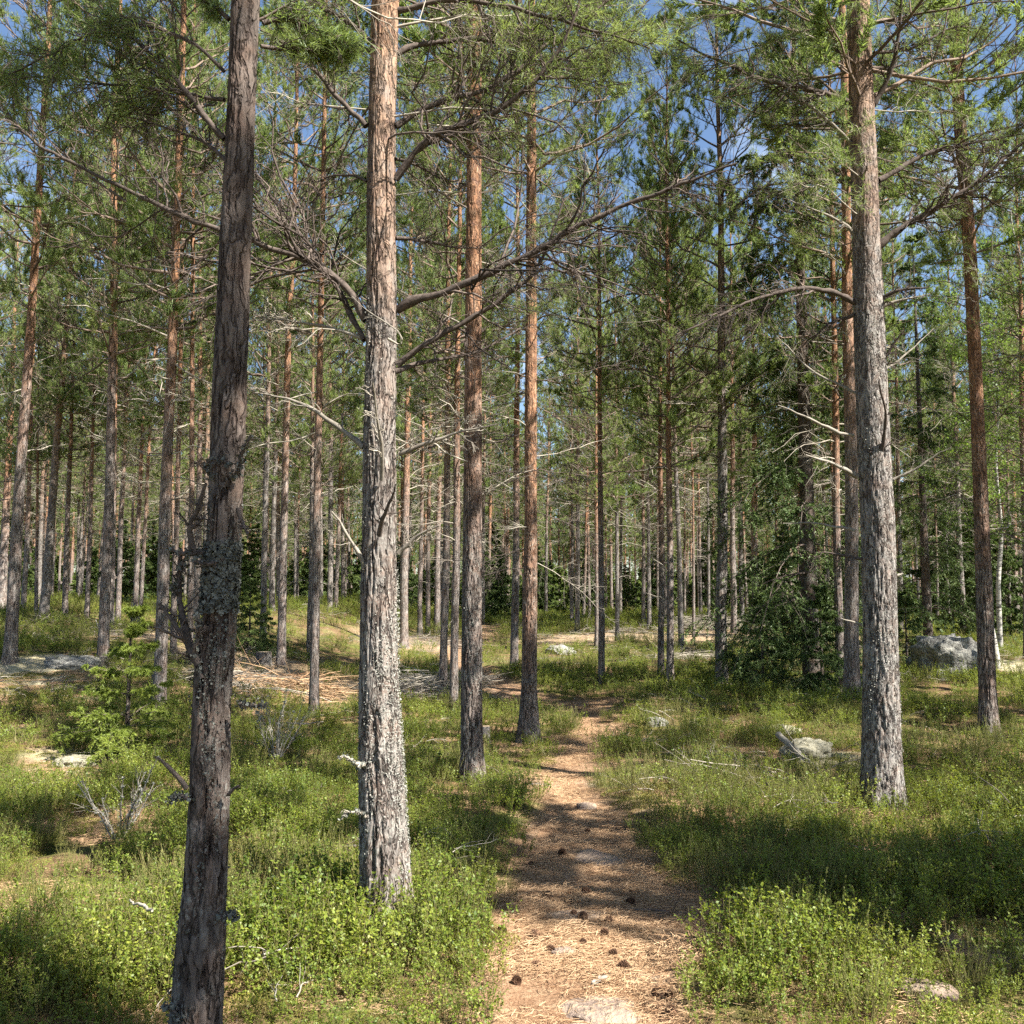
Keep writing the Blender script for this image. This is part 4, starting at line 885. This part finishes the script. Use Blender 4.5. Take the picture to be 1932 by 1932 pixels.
def blades(seed, n=26, H=.3, R=.06, w=.0022):
    rng = np.random.default_rng(seed); g = Geo(); a = rng.uniform(0, 6.28, n); r = R*np.sqrt(rng.random(n)); b = np.stack([r*np.cos(a), r*np.sin(a), 0*a-.01], -1)
    k = rng.uniform(.1, .9, n); d = norm(np.stack([np.cos(a)*k, np.sin(a)*k, np.ones(n)], -1)); L = H*rng.uniform(.4, 1.1, n); P = curves(rng, b, d, L, 5, -.35, .03)
    s = np.stack([-np.sin(a), np.cos(a), 0*a], -1)[:, None]*(w*np.linspace(1, .15, 5))[None, :, None]
    V = np.stack([P-s, P+s], 2).reshape(-1, 3); i = (np.arange(n)[:, None]*10+np.arange(4)[None]*2).ravel(); g.add(V, np.stack([i, i+1, i+3, i+2], -1), 0)
    return g.mesh('grass', M_straw, False)
def mosspad(seed, n=900, R=.16):
    rng = np.random.default_rng(seed); g = Geo(); r = R*np.sqrt(rng.random(n)); a = rng.uniform(0, 6.28, n); z = .045*(1-(r/R)**2)*rng.uniform(.7, 1.1, n)-.015
    c = np.stack([r*np.cos(a), r*np.sin(a), z], -1); e = norm(rng.normal(size=(n, 3))*.6+np.array([0, 0, 1.])); p = rperp(rng, e); s = .0055; V = np.stack([c-p*s*.4, c+p*s*.4, c+e*s*2.6], 1).reshape(-1, 3)
    g.add(V, np.arange(n*3).reshape(-1, 3), 0); return g.mesh('moss', M_moss, False)
def needle_patch(seed, n=420, R=.24):
    rng = np.random.default_rng(seed); g = Geo(); r = R*np.sqrt(rng.random(n)); a = rng.uniform(0, 6.28, n); c = np.stack([r*np.cos(a), r*np.sin(a), rng.uniform(.001, .009, n)], -1)
    b = rng.uniform(0, 6.28, n); d = np.stack([np.cos(b), np.sin(b), rng.normal(size=n)*.10], -1); L = rng.uniform(.03, .06, n); P = curves(rng, c, d, L, 3, 0, .06); PR = np.full((n, 3), .0009)
    tubes(g, P, PR, 3); return g.mesh('needle_litter', M_nlit, False)
def twig_bits(seed, n=9, R=.3, L0=.3):
    rng = np.random.default_rng(seed); g = Geo(); c = np.stack([rng.uniform(-R, R, n), rng.uniform(-R, R, n), rng.uniform(.01, .12, n)], -1); b = rng.uniform(0, 6.28, n)
    d = norm(np.stack([np.cos(b), np.sin(b), rng.uniform(-.1, .6, n)], -1)); P = curves(rng, c, d, rng.uniform(.4, 1.2, n)*L0, 6, -.2, .06); PR = np.repeat(np.linspace(.003, .0012, 6)[None], n, 0)
    tubes(g, P, PR, 4); S, SR = spawn(rng, P, PR, 4, .2, 1, .45, .8, .1, 4, .08, .6, 0, 0, .0009); tubes(g, S, SR, 3); return g.mesh('fallen_twigs', M_dead)
M_moss = leaf_mat('moss', [(0.0, (0.09, 0.10, 0.02)), (0.5, (0.20, 0.19, 0.04)), (1.0, (0.34, 0.28, 0.09))], .2, (.25, .24, .05), 2.0)

rng = np.random.default_rng(3)
def field(r0, r1, sp, half=0.80):
    """jittered points in the wedge ahead of the camera"""
    n = int((r1*r1-r0*r0)*half/(sp*sp)); r = np.sqrt(rng.uniform(r0*r0, r1*r1, n)); a = rng.uniform(-half, half, n); return r*np.sin(a), r*np.cos(a)
def place(x, y, keep, dz=0.0):
    x = x[keep]; y = y[keep]; return np.stack([x, y, height(x, y)+dz], -1)
def put(name, sets, meshes, label, cat, smin, smax, tilt=.12, flat=False):
    P = np.concatenate(sets); n = len(P); rot = np.stack([rng.normal(size=n)*tilt, rng.normal(size=n)*tilt, rng.uniform(0, 6.28, n)], -1)
    s = rng.uniform(smin, smax, n)
    d = np.hypot(P[:, 0], P[:, 1]); s = s*(1+0.9*sstep(18, 45, d))*(1 if flat else np.clip(0.90+0.75*fbm(P[:, 0]*1.1, P[:, 1]*1.1, 0, 88, 3)+.25*fbm(P[:, 0]*3.1, P[:, 1]*3.1, 0, 89, 2), .45, 1.22))
    return scatter(name, P, rot, s, rng.integers(0, len(meshes), n), meshes, label, cat)
bilm = [bilberry(s, 12+s % 3, .22, .13) for s in range(4)]
hem = [heather(20+s) for s in range(3)]
grm = [blades(30+s) for s in range(3)]
mom = [mosspad(40), mosspad(41)]
def cover(r0, r1, sp):
    x, y = field(r0, r1, sp); pm = path_mask(x, y, .06); th = thin_mask(x, y); u = rng.random(len(x)); v = fbm(x*.55, y*.55, 0, 61, 3); q = fbm(x*1.7, y*1.7, 0, 62, 2)
    right = sstep(.2, 1.2, x)*sstep(13, 11, y)*sstep(5.5, 7, y)                # heathery stretch right of the path
    hp = np.clip(.08+.6*v+.2*right, .02, .8); d = (1-pm)*(1-.93*th)*np.clip(.84+1.3*q, .06+.55*sstep(7.5, 6, np.hypot(x, y)), 1); tr = rng.random(len(x)) < d
    isb = (u > hp) & tr; ish = (u <= hp) & tr
    return (x, y, isb, ish, pm, th)
A = [cover(1.3, 5.0, .115), cover(5.0, 9.5, .13), cover(9.5, 20, .20), cover(20, 48, .42), cover(48, 85, 1.0)]
put('bilberry_shrubs', [place(a[0], a[1], a[2]) for a in A], bilm, 'bright green bilberry shrubs carpeting the forest floor on both sides of the path', 'bilberry', .75, 1.2)
put('heather', [place(a[0], a[1], a[3]) for a in A], hem, 'olive heather and crowberry tufts between the bilberry shrubs', 'heather', .7, 1.15)
x, y = field(1.3, 30, .42); g_ = (rng.random(len(x)) < .5*(1-path_mask(x, y))*(.4+.6*sstep(0, .5, fbm(x*.8, y*.8, 0, 71, 2)+.2)))
put('grass', [place(x, y, g_)], grm, 'thin dry grass blades among the shrubs', 'grass', .6, 1.15)
x, y = field(1.3, 16, .17); pm = path_mask(x, y); th = thin_mask(x, y); g_ = (pm < .5) & (rng.random(len(x)) < .35+.6*th)
put('moss', [place(x, y, g_)], mom, 'yellow-green moss cushions showing through the shrubs', 'moss', .7, 1.3, .1)
x, y = field(1.2, 16, .15); pm = path_mask(x, y, .25); th = thin_mask(x, y); wear = np.clip(.62+1.2*fbm(x*1.1, y*1.1, 0, 91, 3), .12, 1); g_ = rng.random(len(x)) < np.maximum(pm*wear, np.maximum(.5*th, .12))
put('pine_needle_litter', [place(x, y, g_)], [needle_patch(50), needle_patch(51), needle_patch(52)], 'fallen rust-brown pine needles covering the path', 'needle litter', .8, 1.2, .05, True)
x, y = field(1.6, 32, .55); pm = path_mask(x, y); th = thin_mask(x, y); g_ = (pm < .3) & (rng.random(len(x)) < .16+.5*th)
put('fallen_twigs', [place(x, y, g_)], [twig_bits(60), twig_bits(61), twig_bits(62)], 'grey dead twigs lying among the shrubs', 'twigs', .7, 1.4, .1)

# sparse seedlings on the path are part of the shrub cover's edge
# ------------------------------------------------------------------ the forest beyond: only a mass of pines
x, y = field(64, 115, 4.0, .62); x2, y2 = field(115, 210, 5.0, .62); x = np.concatenate([x, x2]); y = np.concatenate([y, y2])
P = np.stack([x, y, height(x, y)-.1], -1)
whole = []
for k in (0, 1, 3):
    g = Geo(); V, Fq = straight_trunk(k+1, PINES[k]['H'], .105, 60, 8); g.add(V, Fq, 0); b, n2 = crown_geo(500+k, PINES[k]['H'], PINES[k]['hb']-.6, 1.5, .5, 9, .13, .022)
    for s, mi in ((b, 1), (n2, 2)):
        V = np.concatenate(s.V)
        o3 = np.concatenate(s.F3) if s.F3 else None; o4 = np.concatenate(s.F4) if s.F4 else None
        n0 = g.n; g.V.append(V); g.n += len(V)
        if o3 is not None: g.F3.append(o3+n0); g.M3.append(np.full(len(o3), mi, np.int32))
        if o4 is not None: g.F4.append(o4+n0); g.M4.append(np.full(len(o4), mi, np.int32))
    whole.append(g.mesh('far_pine', [M_bark, M_live, M_needle], False))
n = len(P); scatter('distant_forest', P, np.stack([np.zeros(n), np.zeros(n), rng.uniform(0, 6.28, n)], -1), rng.uniform(.85, 1.15, n), rng.integers(0, 3, n), whole, 'far-off pine wood closing the view between the trunks', 'forest')
x, y = field(62, 110, 5.0, .62); x2, y2 = field(110, 210, 4.5, .62); x = np.concatenate([x, x2]); y = np.concatenate([y, y2]); P = np.stack([x, y, height(x, y)-.1], -1); n = len(P)
ug = Geo(); _a, _b, _c = spruce_geo(33, 3.6, 1.15, .1, .22, .5, .075, -.2, .1); V = np.concatenate(_c.V); ug.add(V, np.concatenate(_c.F3))
scatter('undergrowth', P, np.stack([np.zeros(n), np.zeros(n), rng.uniform(0, 6.28, n)], -1), rng.uniform(.5, 1.3, n), np.zeros(n), [ug.mesh('undergrowth', M_needle, False)], 'low evergreen undergrowth beneath the farthest trunks', 'undergrowth')

# ------------------------------------------------------------------ stones
def rock_obj(name, px, py, size, mat, label, cat, seed, sink=.35, cracks=.12, group=None, rot=0):
    p = gp(px, py, 0); nu, nv = 56, 34; u = np.arange(nu)*2*math.pi/nu; v = np.linspace(0, math.pi, nv)
    U, W = np.meshgrid(u, v); d = np.stack([np.cos(U)*np.sin(W), np.sin(U)*np.sin(W), np.cos(W)], -1)
    r = 1+.30*fbm(d[..., 0]*1.3+seed, d[..., 1]*1.3, d[..., 2]*1.3, seed, 3)+cracks*fbm(d[..., 0]*5+seed, d[..., 1]*5, d[..., 2]*5, seed+3, 3)
    e = np.sign(d)*np.abs(d)**.8; V = e*r[..., None]*np.array(size)*.5; V = V.reshape(-1, 3); i = np.arange(nv-1)[:, None]*nu; j = np.arange(nu)[None]; j2 = (j+1) % nu
    g = Geo(); g.add(V, np.stack([i+j, i+nu+j, i+nu+j2, i+j2], -1).reshape(-1, 4)); o = g.obj(name, mat, None, True, (p.x, p.y, p.z+size[2]*.5-size[2]*sink)); o.rotation_euler = (0, 0, rot)
    return tag(o, label, cat, group)
rock_obj('boulder', 1790, 1282, (1.2, 1.0, 1.0), M_rock, 'big grey lichen-spotted boulder between the thick and the slender right-hand pines', 'boulder', 3, .25, .3)
rock_obj('rock', 1522, 1425, (.5, .35, .26), M_cushion, 'white lichen cushion on a hump right of the fallen log', 'lichen cushion', 7, .3, .25)
rock_obj('rock', 1058, 1232, (.8, .6, .45), M_rock, 'rounded grey rock in the moss straight beyond the path bend', 'rock', 9, .5, .25)
rock_obj('rock', 1240, 1372, (.3, .3, .16), M_rock, 'small grey rock in the bilberry right of the path bend', 'rock', 11, .3, .1)
rock_obj('rock', 1128, 1606, (.32, .36, .12), M_slab, 'grey stone slab at the right side of the path in the shade', 'rock', 13, .66, .08, rot=.6)
rock_obj('rock', 1105, 1520, (.16, .16, .07), M_slab, 'small stone tilted at the path edge beside the shadow bands', 'rock', 14, .5, .08)
rock_obj('rock', 1092, 1712, (.34, .26, .07), M_slab, 'worn flat stone in the middle of the path, its top just showing', 'rock', 15, .8, .06)
rock_obj('rock', 1062, 1782, (.12, .07, .05), M_slab, 'small knobbly stone sticking out of the path', 'rock', 16, .45, .2)
rock_obj('rock', 1135, 1880, (.34, .26, .08), M_slab, 'flat pinkish stone in the path near the bottom edge', 'rock', 17, .78, .06)
rock_obj('rock', 1090, 1925, (.16, .13, .05), M_slab, 'little flat stone in the path at the very bottom edge', 'rock', 18, .55, .08)
rock_obj('rock', 1745, 1895, (.22, .17, .10), M_slab, 'pale stone half hidden in bilberry at the lower right', 'rock', 19, .4, .1)
rock_obj('rock', 140, 1440, (.42, .3, .16), M_cushion, 'pale lichen-grown hump in the shrubs left of the young spruce', 'rock', 20, .4, .2)
rock_obj('rock', 140, 1262, (.8, .6, .34), M_rock, 'grey lichen-covered rock on the bank at the left', 'rock', 21, .45, .25)
rock_obj('rock', 1470, 1378, (.5, .3, .12), M_cushion, 'low lichen-covered stone in the heather behind the fallen log', 'rock', 22, .4, .2)

# ------------------------------------------------------------------ stumps
def stump(px, py, r, h, label, seed):
    p = gp(px, py, -.05); t = empty('tree_stump', p, label, 'stump'); z = np.linspace(0, h, 16); a = np.arange(30)*6.283/30; rng_ = np.random.default_rng(seed)
    R = r*(1+.5*np.exp(-z/.06))[:, None]*(1+.07*fbm(np.cos(a)*3+seed, np.sin(a)*3, 0, 4, 2))[None]; V = np.stack([R*np.cos(a), R*np.sin(a), z[:, None]+0*a], -1).reshape(-1, 3)
    i = np.arange(15)[:, None]*30; j = np.arange(30)[None]; j2 = (j+1) % 30; g = Geo(); g.add(V, np.stack([i+j, i+j2, i+30+j2, i+30+j], -1).reshape(-1, 4)); g.obj('bark', M_bark_grey, t)
    c = Geo(); n = 30; top = V[-30:]*np.array([.985, .985, 1])+np.array([0, 0, .003+0*h]); c.add(np.concatenate([top, [[0, 0, h+.006]]]), np.stack([np.arange(n), (np.arange(n)+1) % n, np.full(n, n)], -1)); c.obj('cut_face', M_wood_cut, t)
stump(915, 1402, .06, .26, 'small cut stump peeping out just right of the reddish pine', 3)
stump(497, 1256, .15, .3, 'old weathered stump on the bare bank right of the leaning dark trunk', 4)
stump(300, 1300, .1, .2, 'low stump behind the young spruce on the left', 5)

# ------------------------------------------------------------------ dead wood
def brush(px, py, rx, ry, h, n, label, seed, mat=M_dead):
    p = gp(px, py, 0); rg = np.random.default_rng(seed); c = np.stack([rg.normal(size=n)*rx*.5, rg.normal(size=n)*ry*.5, np.zeros(n)], -1)
    c[:, 2] = height(c[:, 0]+p.x, c[:, 1]+p.y)-p.z+rg.uniform(.02, 1, n)*h*np.exp(-(c[:, 0]/rx)**2-(c[:, 1]/ry)**2); b = rg.normal(size=n)*.7+rg.integers(0, 2, n)*math.pi
    d = norm(np.stack([np.cos(b), np.sin(b)*.7, rg.normal(size=n)*.18], -1)); P = curves(rg, c, d, rg.uniform(.35, 1.3, n), 6, -.15, .03); PR = rg.uniform(.5, 1.6, n)[:, None]*np.linspace(.008, .003, 6)[None]
    g = Geo(); tubes(g, P, PR, 5); S, SR = spawn(rg, P, PR, 6, .2, 1, .4, .8, .1, 4, .06, .5, 0, -.1, .002); tubes(g, S, SR, 3); o = g.obj('brushwood_heap', mat, None, True, p); return tag(o, label, 'brushwood heap')
brush(560, 1312, 1.1, .7, .35, 170, 'reddish brushwood heap of dry branches left of the lichened pine foot', 1, M_nlit)
brush(800, 1305, 1.0, .7, .35, 150, 'grey brushwood heap between the lichened pine and the two slim trunks', 2)
brush(1345, 1188, 2.2, 1.2, .55, 240, 'wide brushwood heap on bare ground behind the lone pink-brown pine', 3)
brush(1500, 1492, .4, .3, .14, 28, 'tangle of dead twigs in the heather left of the thick grey pine', 4)
brush(1310, 1240, 1.4, .8, .2, 70, 'scattered dead branches on the shaded ground before the far brushwood heap', 5)
brush(1000, 1180, 1.5, .9, .25, 70, 'thin litter of dead branches on the far rise left of centre', 6)
brush(420, 1300, .9, .6, .25, 80, 'dead branches lying behind the leaning dark trunk', 7)
def log(name, a, b, w, label, mat, seed, dz=.05, dz2=None, twigs=5):
    p = ground_hit(*a); q = ground_hit(*b); A_ = np.array([p.x, p.y, gz(p.x, p.y)+dz]); B_ = np.array([q.x, q.y, gz(q.x, q.y)+(dz if dz2 is None else dz2)]); rg = np.random.default_rng(seed)
    n = 14; P = (A_+(B_-A_)*np.linspace(0, 1, n)[:, None]+np.cumsum(rg.normal(size=(n, 3))*.005, 0))[None]-A_; R = np.linspace(w, w*.55, n)[None]*(1+.08*rg.normal(size=(1, n)))
    g = Geo(); tubes(g, P, R, 10)
    for e in (0, n-1):
        base = e*10; g.V.append(P[0, e][None]); g.n += 1; k = np.arange(10); g.F3.append(np.stack([base+k, base+(k+1) % 10, np.full(10, g.n-1)], -1)); g.M3.append(np.zeros(10, np.int32))
    if twigs: S, SR = spawn(rg, P, R, twigs, .1, 1, .4, .9, .2, 6, .07, .3, 0, 0, .002); tubes(g, S, SR, 4); S2, SR2 = spawn(rg, S, SR, 4, .2, 1, .4, .8, .1, 4, .07, .6, 0, 0, .0015); tubes(g, S2, SR2, 3)
    o = g.obj(name, mat, None, True, A_); return tag(o, label, name.replace('_', ' '))
log('fallen_log', (1470, 1425), (1548, 1478), .036, 'grey fallen log propped in the heather left of the thick grey pine', M_pale, 1, .24, .08, 3)
log('fallen_branch', (1120, 1842), (1155, 1840), .012, 'short grey stick lying across the path near the bottom edge', M_dead, 2, .012, None, 0)
log('fallen_branch', (540, 1400), (610, 1392), .008, 'forked pale branch lying on the bilberry left of the lichened pine', M_pale, 3, .26, .24, 5)
log('fallen_branch', (285, 1836), (238, 1806), .008, 'short broken pale branch in the shrubs left of the leaning dark trunk', M_dead, 4, .27, None, 0)
log('fallen_branch', (1380, 1300), (1300, 1318), .012, 'thin branch in front of the lone pink-brown pine', M_dead, 5, .15, None, 5)
log('fallen_branch', (1540, 1185), (1620, 1200), .03, 'pale fallen pole seen behind the orange-barked pine', M_pale, 6, .2, .3, 3)
log('fallen_branch', (180, 1195), (205, 1245), .012, 'crooked pale branch sticking up from the sunny bank at the left', M_pale, 7, .3, .05, 4)
log('fallen_branch', (1160, 1700), (1330, 1722), .006, 'thin dark root-like branch on the needles at the right of the path', M_limb, 8, .012, .01, 3)
def dead_shrub(px, py, h, spread, label, seed, mat, n=9, r=.008, lich=True):
    p = gp(px, py, -.03); t = empty('dead_shrub', p, label, 'dead shrub'); rg = np.random.default_rng(seed); a = rg.uniform(0, 6.28, n); k = rg.uniform(.15, 1, n)*spread
    d = norm(np.stack([np.cos(a)*k, np.sin(a)*k*.6, np.ones(n)], -1)); P = curves(rg, np.zeros((n, 3)), d, h*rg.uniform(.5, 1.1, n), 8, .1, .03); R = np.repeat(np.linspace(r, r*.35, 8)[None], n, 0)
    g = Geo(); tubes(g, P, R, 6); S, SR = spawn(rg, P, R, 5, .3, 1, .4, .7, .1, 5, .06, .5, 0, 0, .0015); tubes(g, S, SR, 4); Q, QR = spawn(rg, S, SR, 3, .3, 1, .45, .7, .1, 4, .07, .6, 0, 0, .0012); tubes(g, Q, QR, 3)
    g.obj('stems', mat, t)
    if lich: flakes(t, P.reshape(-1, 3), R.reshape(-1), 12, seed, M_lichen, .007)
dead_shrub(222, 1590, .52, .9, 'dead shrub with white lichened bare stems at the left', 4, M_pale)
dead_shrub(520, 1440, .75, .7, 'dark dead juniper with bare twigs between the two foremost trunks', 5, M_dead, 14, .006)
dead_shrub(498, 1395, .55, .3, 'dark upright dead sapling top left of the dead juniper', 6, M_limb, 4, .007, False)

# ------------------------------------------------------------------ pine cones on the path
def cone_mesh():
    g = Geo(); n = 70; k = np.arange(n); t = (k+.5)/n; a = k*2.39996; prof = .018*np.sin(np.pi*np.clip(t*.9+.08, 0, 1))**.7; z = (t-.5)*.045
    c = np.stack([prof*.55*np.cos(a), prof*.55*np.sin(a), z], -1); o = np.stack([np.cos(a), np.sin(a), .5+0*a], -1); s = np.stack([-np.sin(a), np.cos(a), 0*a], -1)
    w = .0058; L = prof[:, None]*.75+.002; V = np.stack([c-s*w*.5, c+s*w*.5, c+o*L+s*w, c+o*L-s*w], 1); V2 = V+np.array([0, 0, -.0022])
    VV = np.concatenate([V, V2], 1).reshape(-1, 3); b = (np.arange(n)*8)[:, None]
    for q in ([0, 1, 2, 3], [7, 6, 5, 4], [2, 6, 7, 3][::-1], [1, 5, 6, 2][::-1], [0, 3, 7, 4][::-1]): g.F4.append(b+np.array(q)); g.M4.append(np.zeros(n, np.int32))
    g.V.append(VV); g.n += len(VV)
    P = np.array([[[0, 0, -.024], [0, 0, -.01], [0, 0, .01], [0, 0, .024]]]); tubes(g, P, np.array([[.004, .010, .009, .002]]), 8)
    return g.mesh('pine_cone', M_cone, False)
cm = cone_mesh()
for i, (px, py) in enumerate([(1083, 1713), (1100, 1718), (1148, 1726), (1034, 1676), (1106, 1668), (1040, 1780), (1100, 1768), (1140, 1752), (1190, 1688), (1157, 1790), (1012, 1811), (1010, 1752), (948, 1750), (1176, 1812), (975, 1835), (1018, 1918), (975, 1936), (1240, 1862), (1262, 1872), (1268, 1898), (1003, 1620), (1108, 1560), (1060, 1600)]):
    p = gp(px, py, 0.012); o = bpy.data.objects.new('pine_cone', cm); C.objects.link(o); o.location = p; o.rotation_euler = (random.uniform(1.2, 1.9), random.uniform(-.3, .3), random.uniform(0, 6.28)); s = random.uniform(.75, 1.1); o.scale = (s, s, s)
    tag(o, 'small dark pine cone lying on the needle-covered path', 'pine cone', 'pine cones on the path')

# ------------------------------------------------------------------ say which far tree is which: those in sight are counted from left to right between nearer landmarks
MARKS = [(-5000, 'the left edge'), (205, 'the dark knobbly pine'), (415, 'the leaning dark pine'), (600, 'the pine before the brushwood'), (716, 'the lichened pine'), (892, 'the reddish pine'), (1002, 'the path-bend pine'),
         (1135, 'the pine beyond the bend'), (1258, 'the close pair'), (1360, 'the lone pink-brown pine'), (1525, 'the big spruce'), (1660, 'the thick grey pine'), (1855, 'the slender right-hand pine'), (9000, 'the right edge')]
ORD = ['first', 'second', 'third', 'fourth', 'fifth', 'sixth', 'seventh', 'eighth', 'ninth', 'tenth', 'eleventh', 'twelfth', 'thirteenth', 'fourteenth', 'fifteenth', 'sixteenth', 'seventeenth', 'eighteenth', 'nineteenth', 'twentieth']
bpy.context.view_layer.update(); DG = bpy.context.evaluated_depsgraph_get()
def name_far(lst, word):
    seen = []
    for t in lst:
        B = t.location; hits = 0
        for k in range(14):
            q = Vector((B.x+(k % 3-1)*.03, B.y, B.z+.5+.28*k)); d = (q-EYE); L_ = d.length; d.normalize()
            h = scene.ray_cast(DG, EYE, d, distance=L_+.5)
            if h[0] and h[4] is not None:
                o = h[4].original if h[4].original else h[4]
                while o.parent: o = o.parent
                hits += (o.name == t.name)
        px = 966+F*B.x/(B.y*math.cos(PITCH))
        if hits >= 2 and 0 < px < 1932: seen.append((px, t))
    seen.sort(key=lambda a: a[0])
    for (a, la), (b, lb) in zip(MARKS[:-1], MARKS[1:]):
        g = [t for p_, t in seen if a <= p_ < b]
        for n_, t in enumerate(g):
            if n_ < len(ORD): t['label'] = ('%s %s from left between %s and %s' % (ORD[n_], word, la, lb)) if len(g) > 1 else ('the one %s between %s and %s' % (word, la, lb))
name_far(FAR_T, 'distant pine'); name_far(FAR_S, 'far spruce')
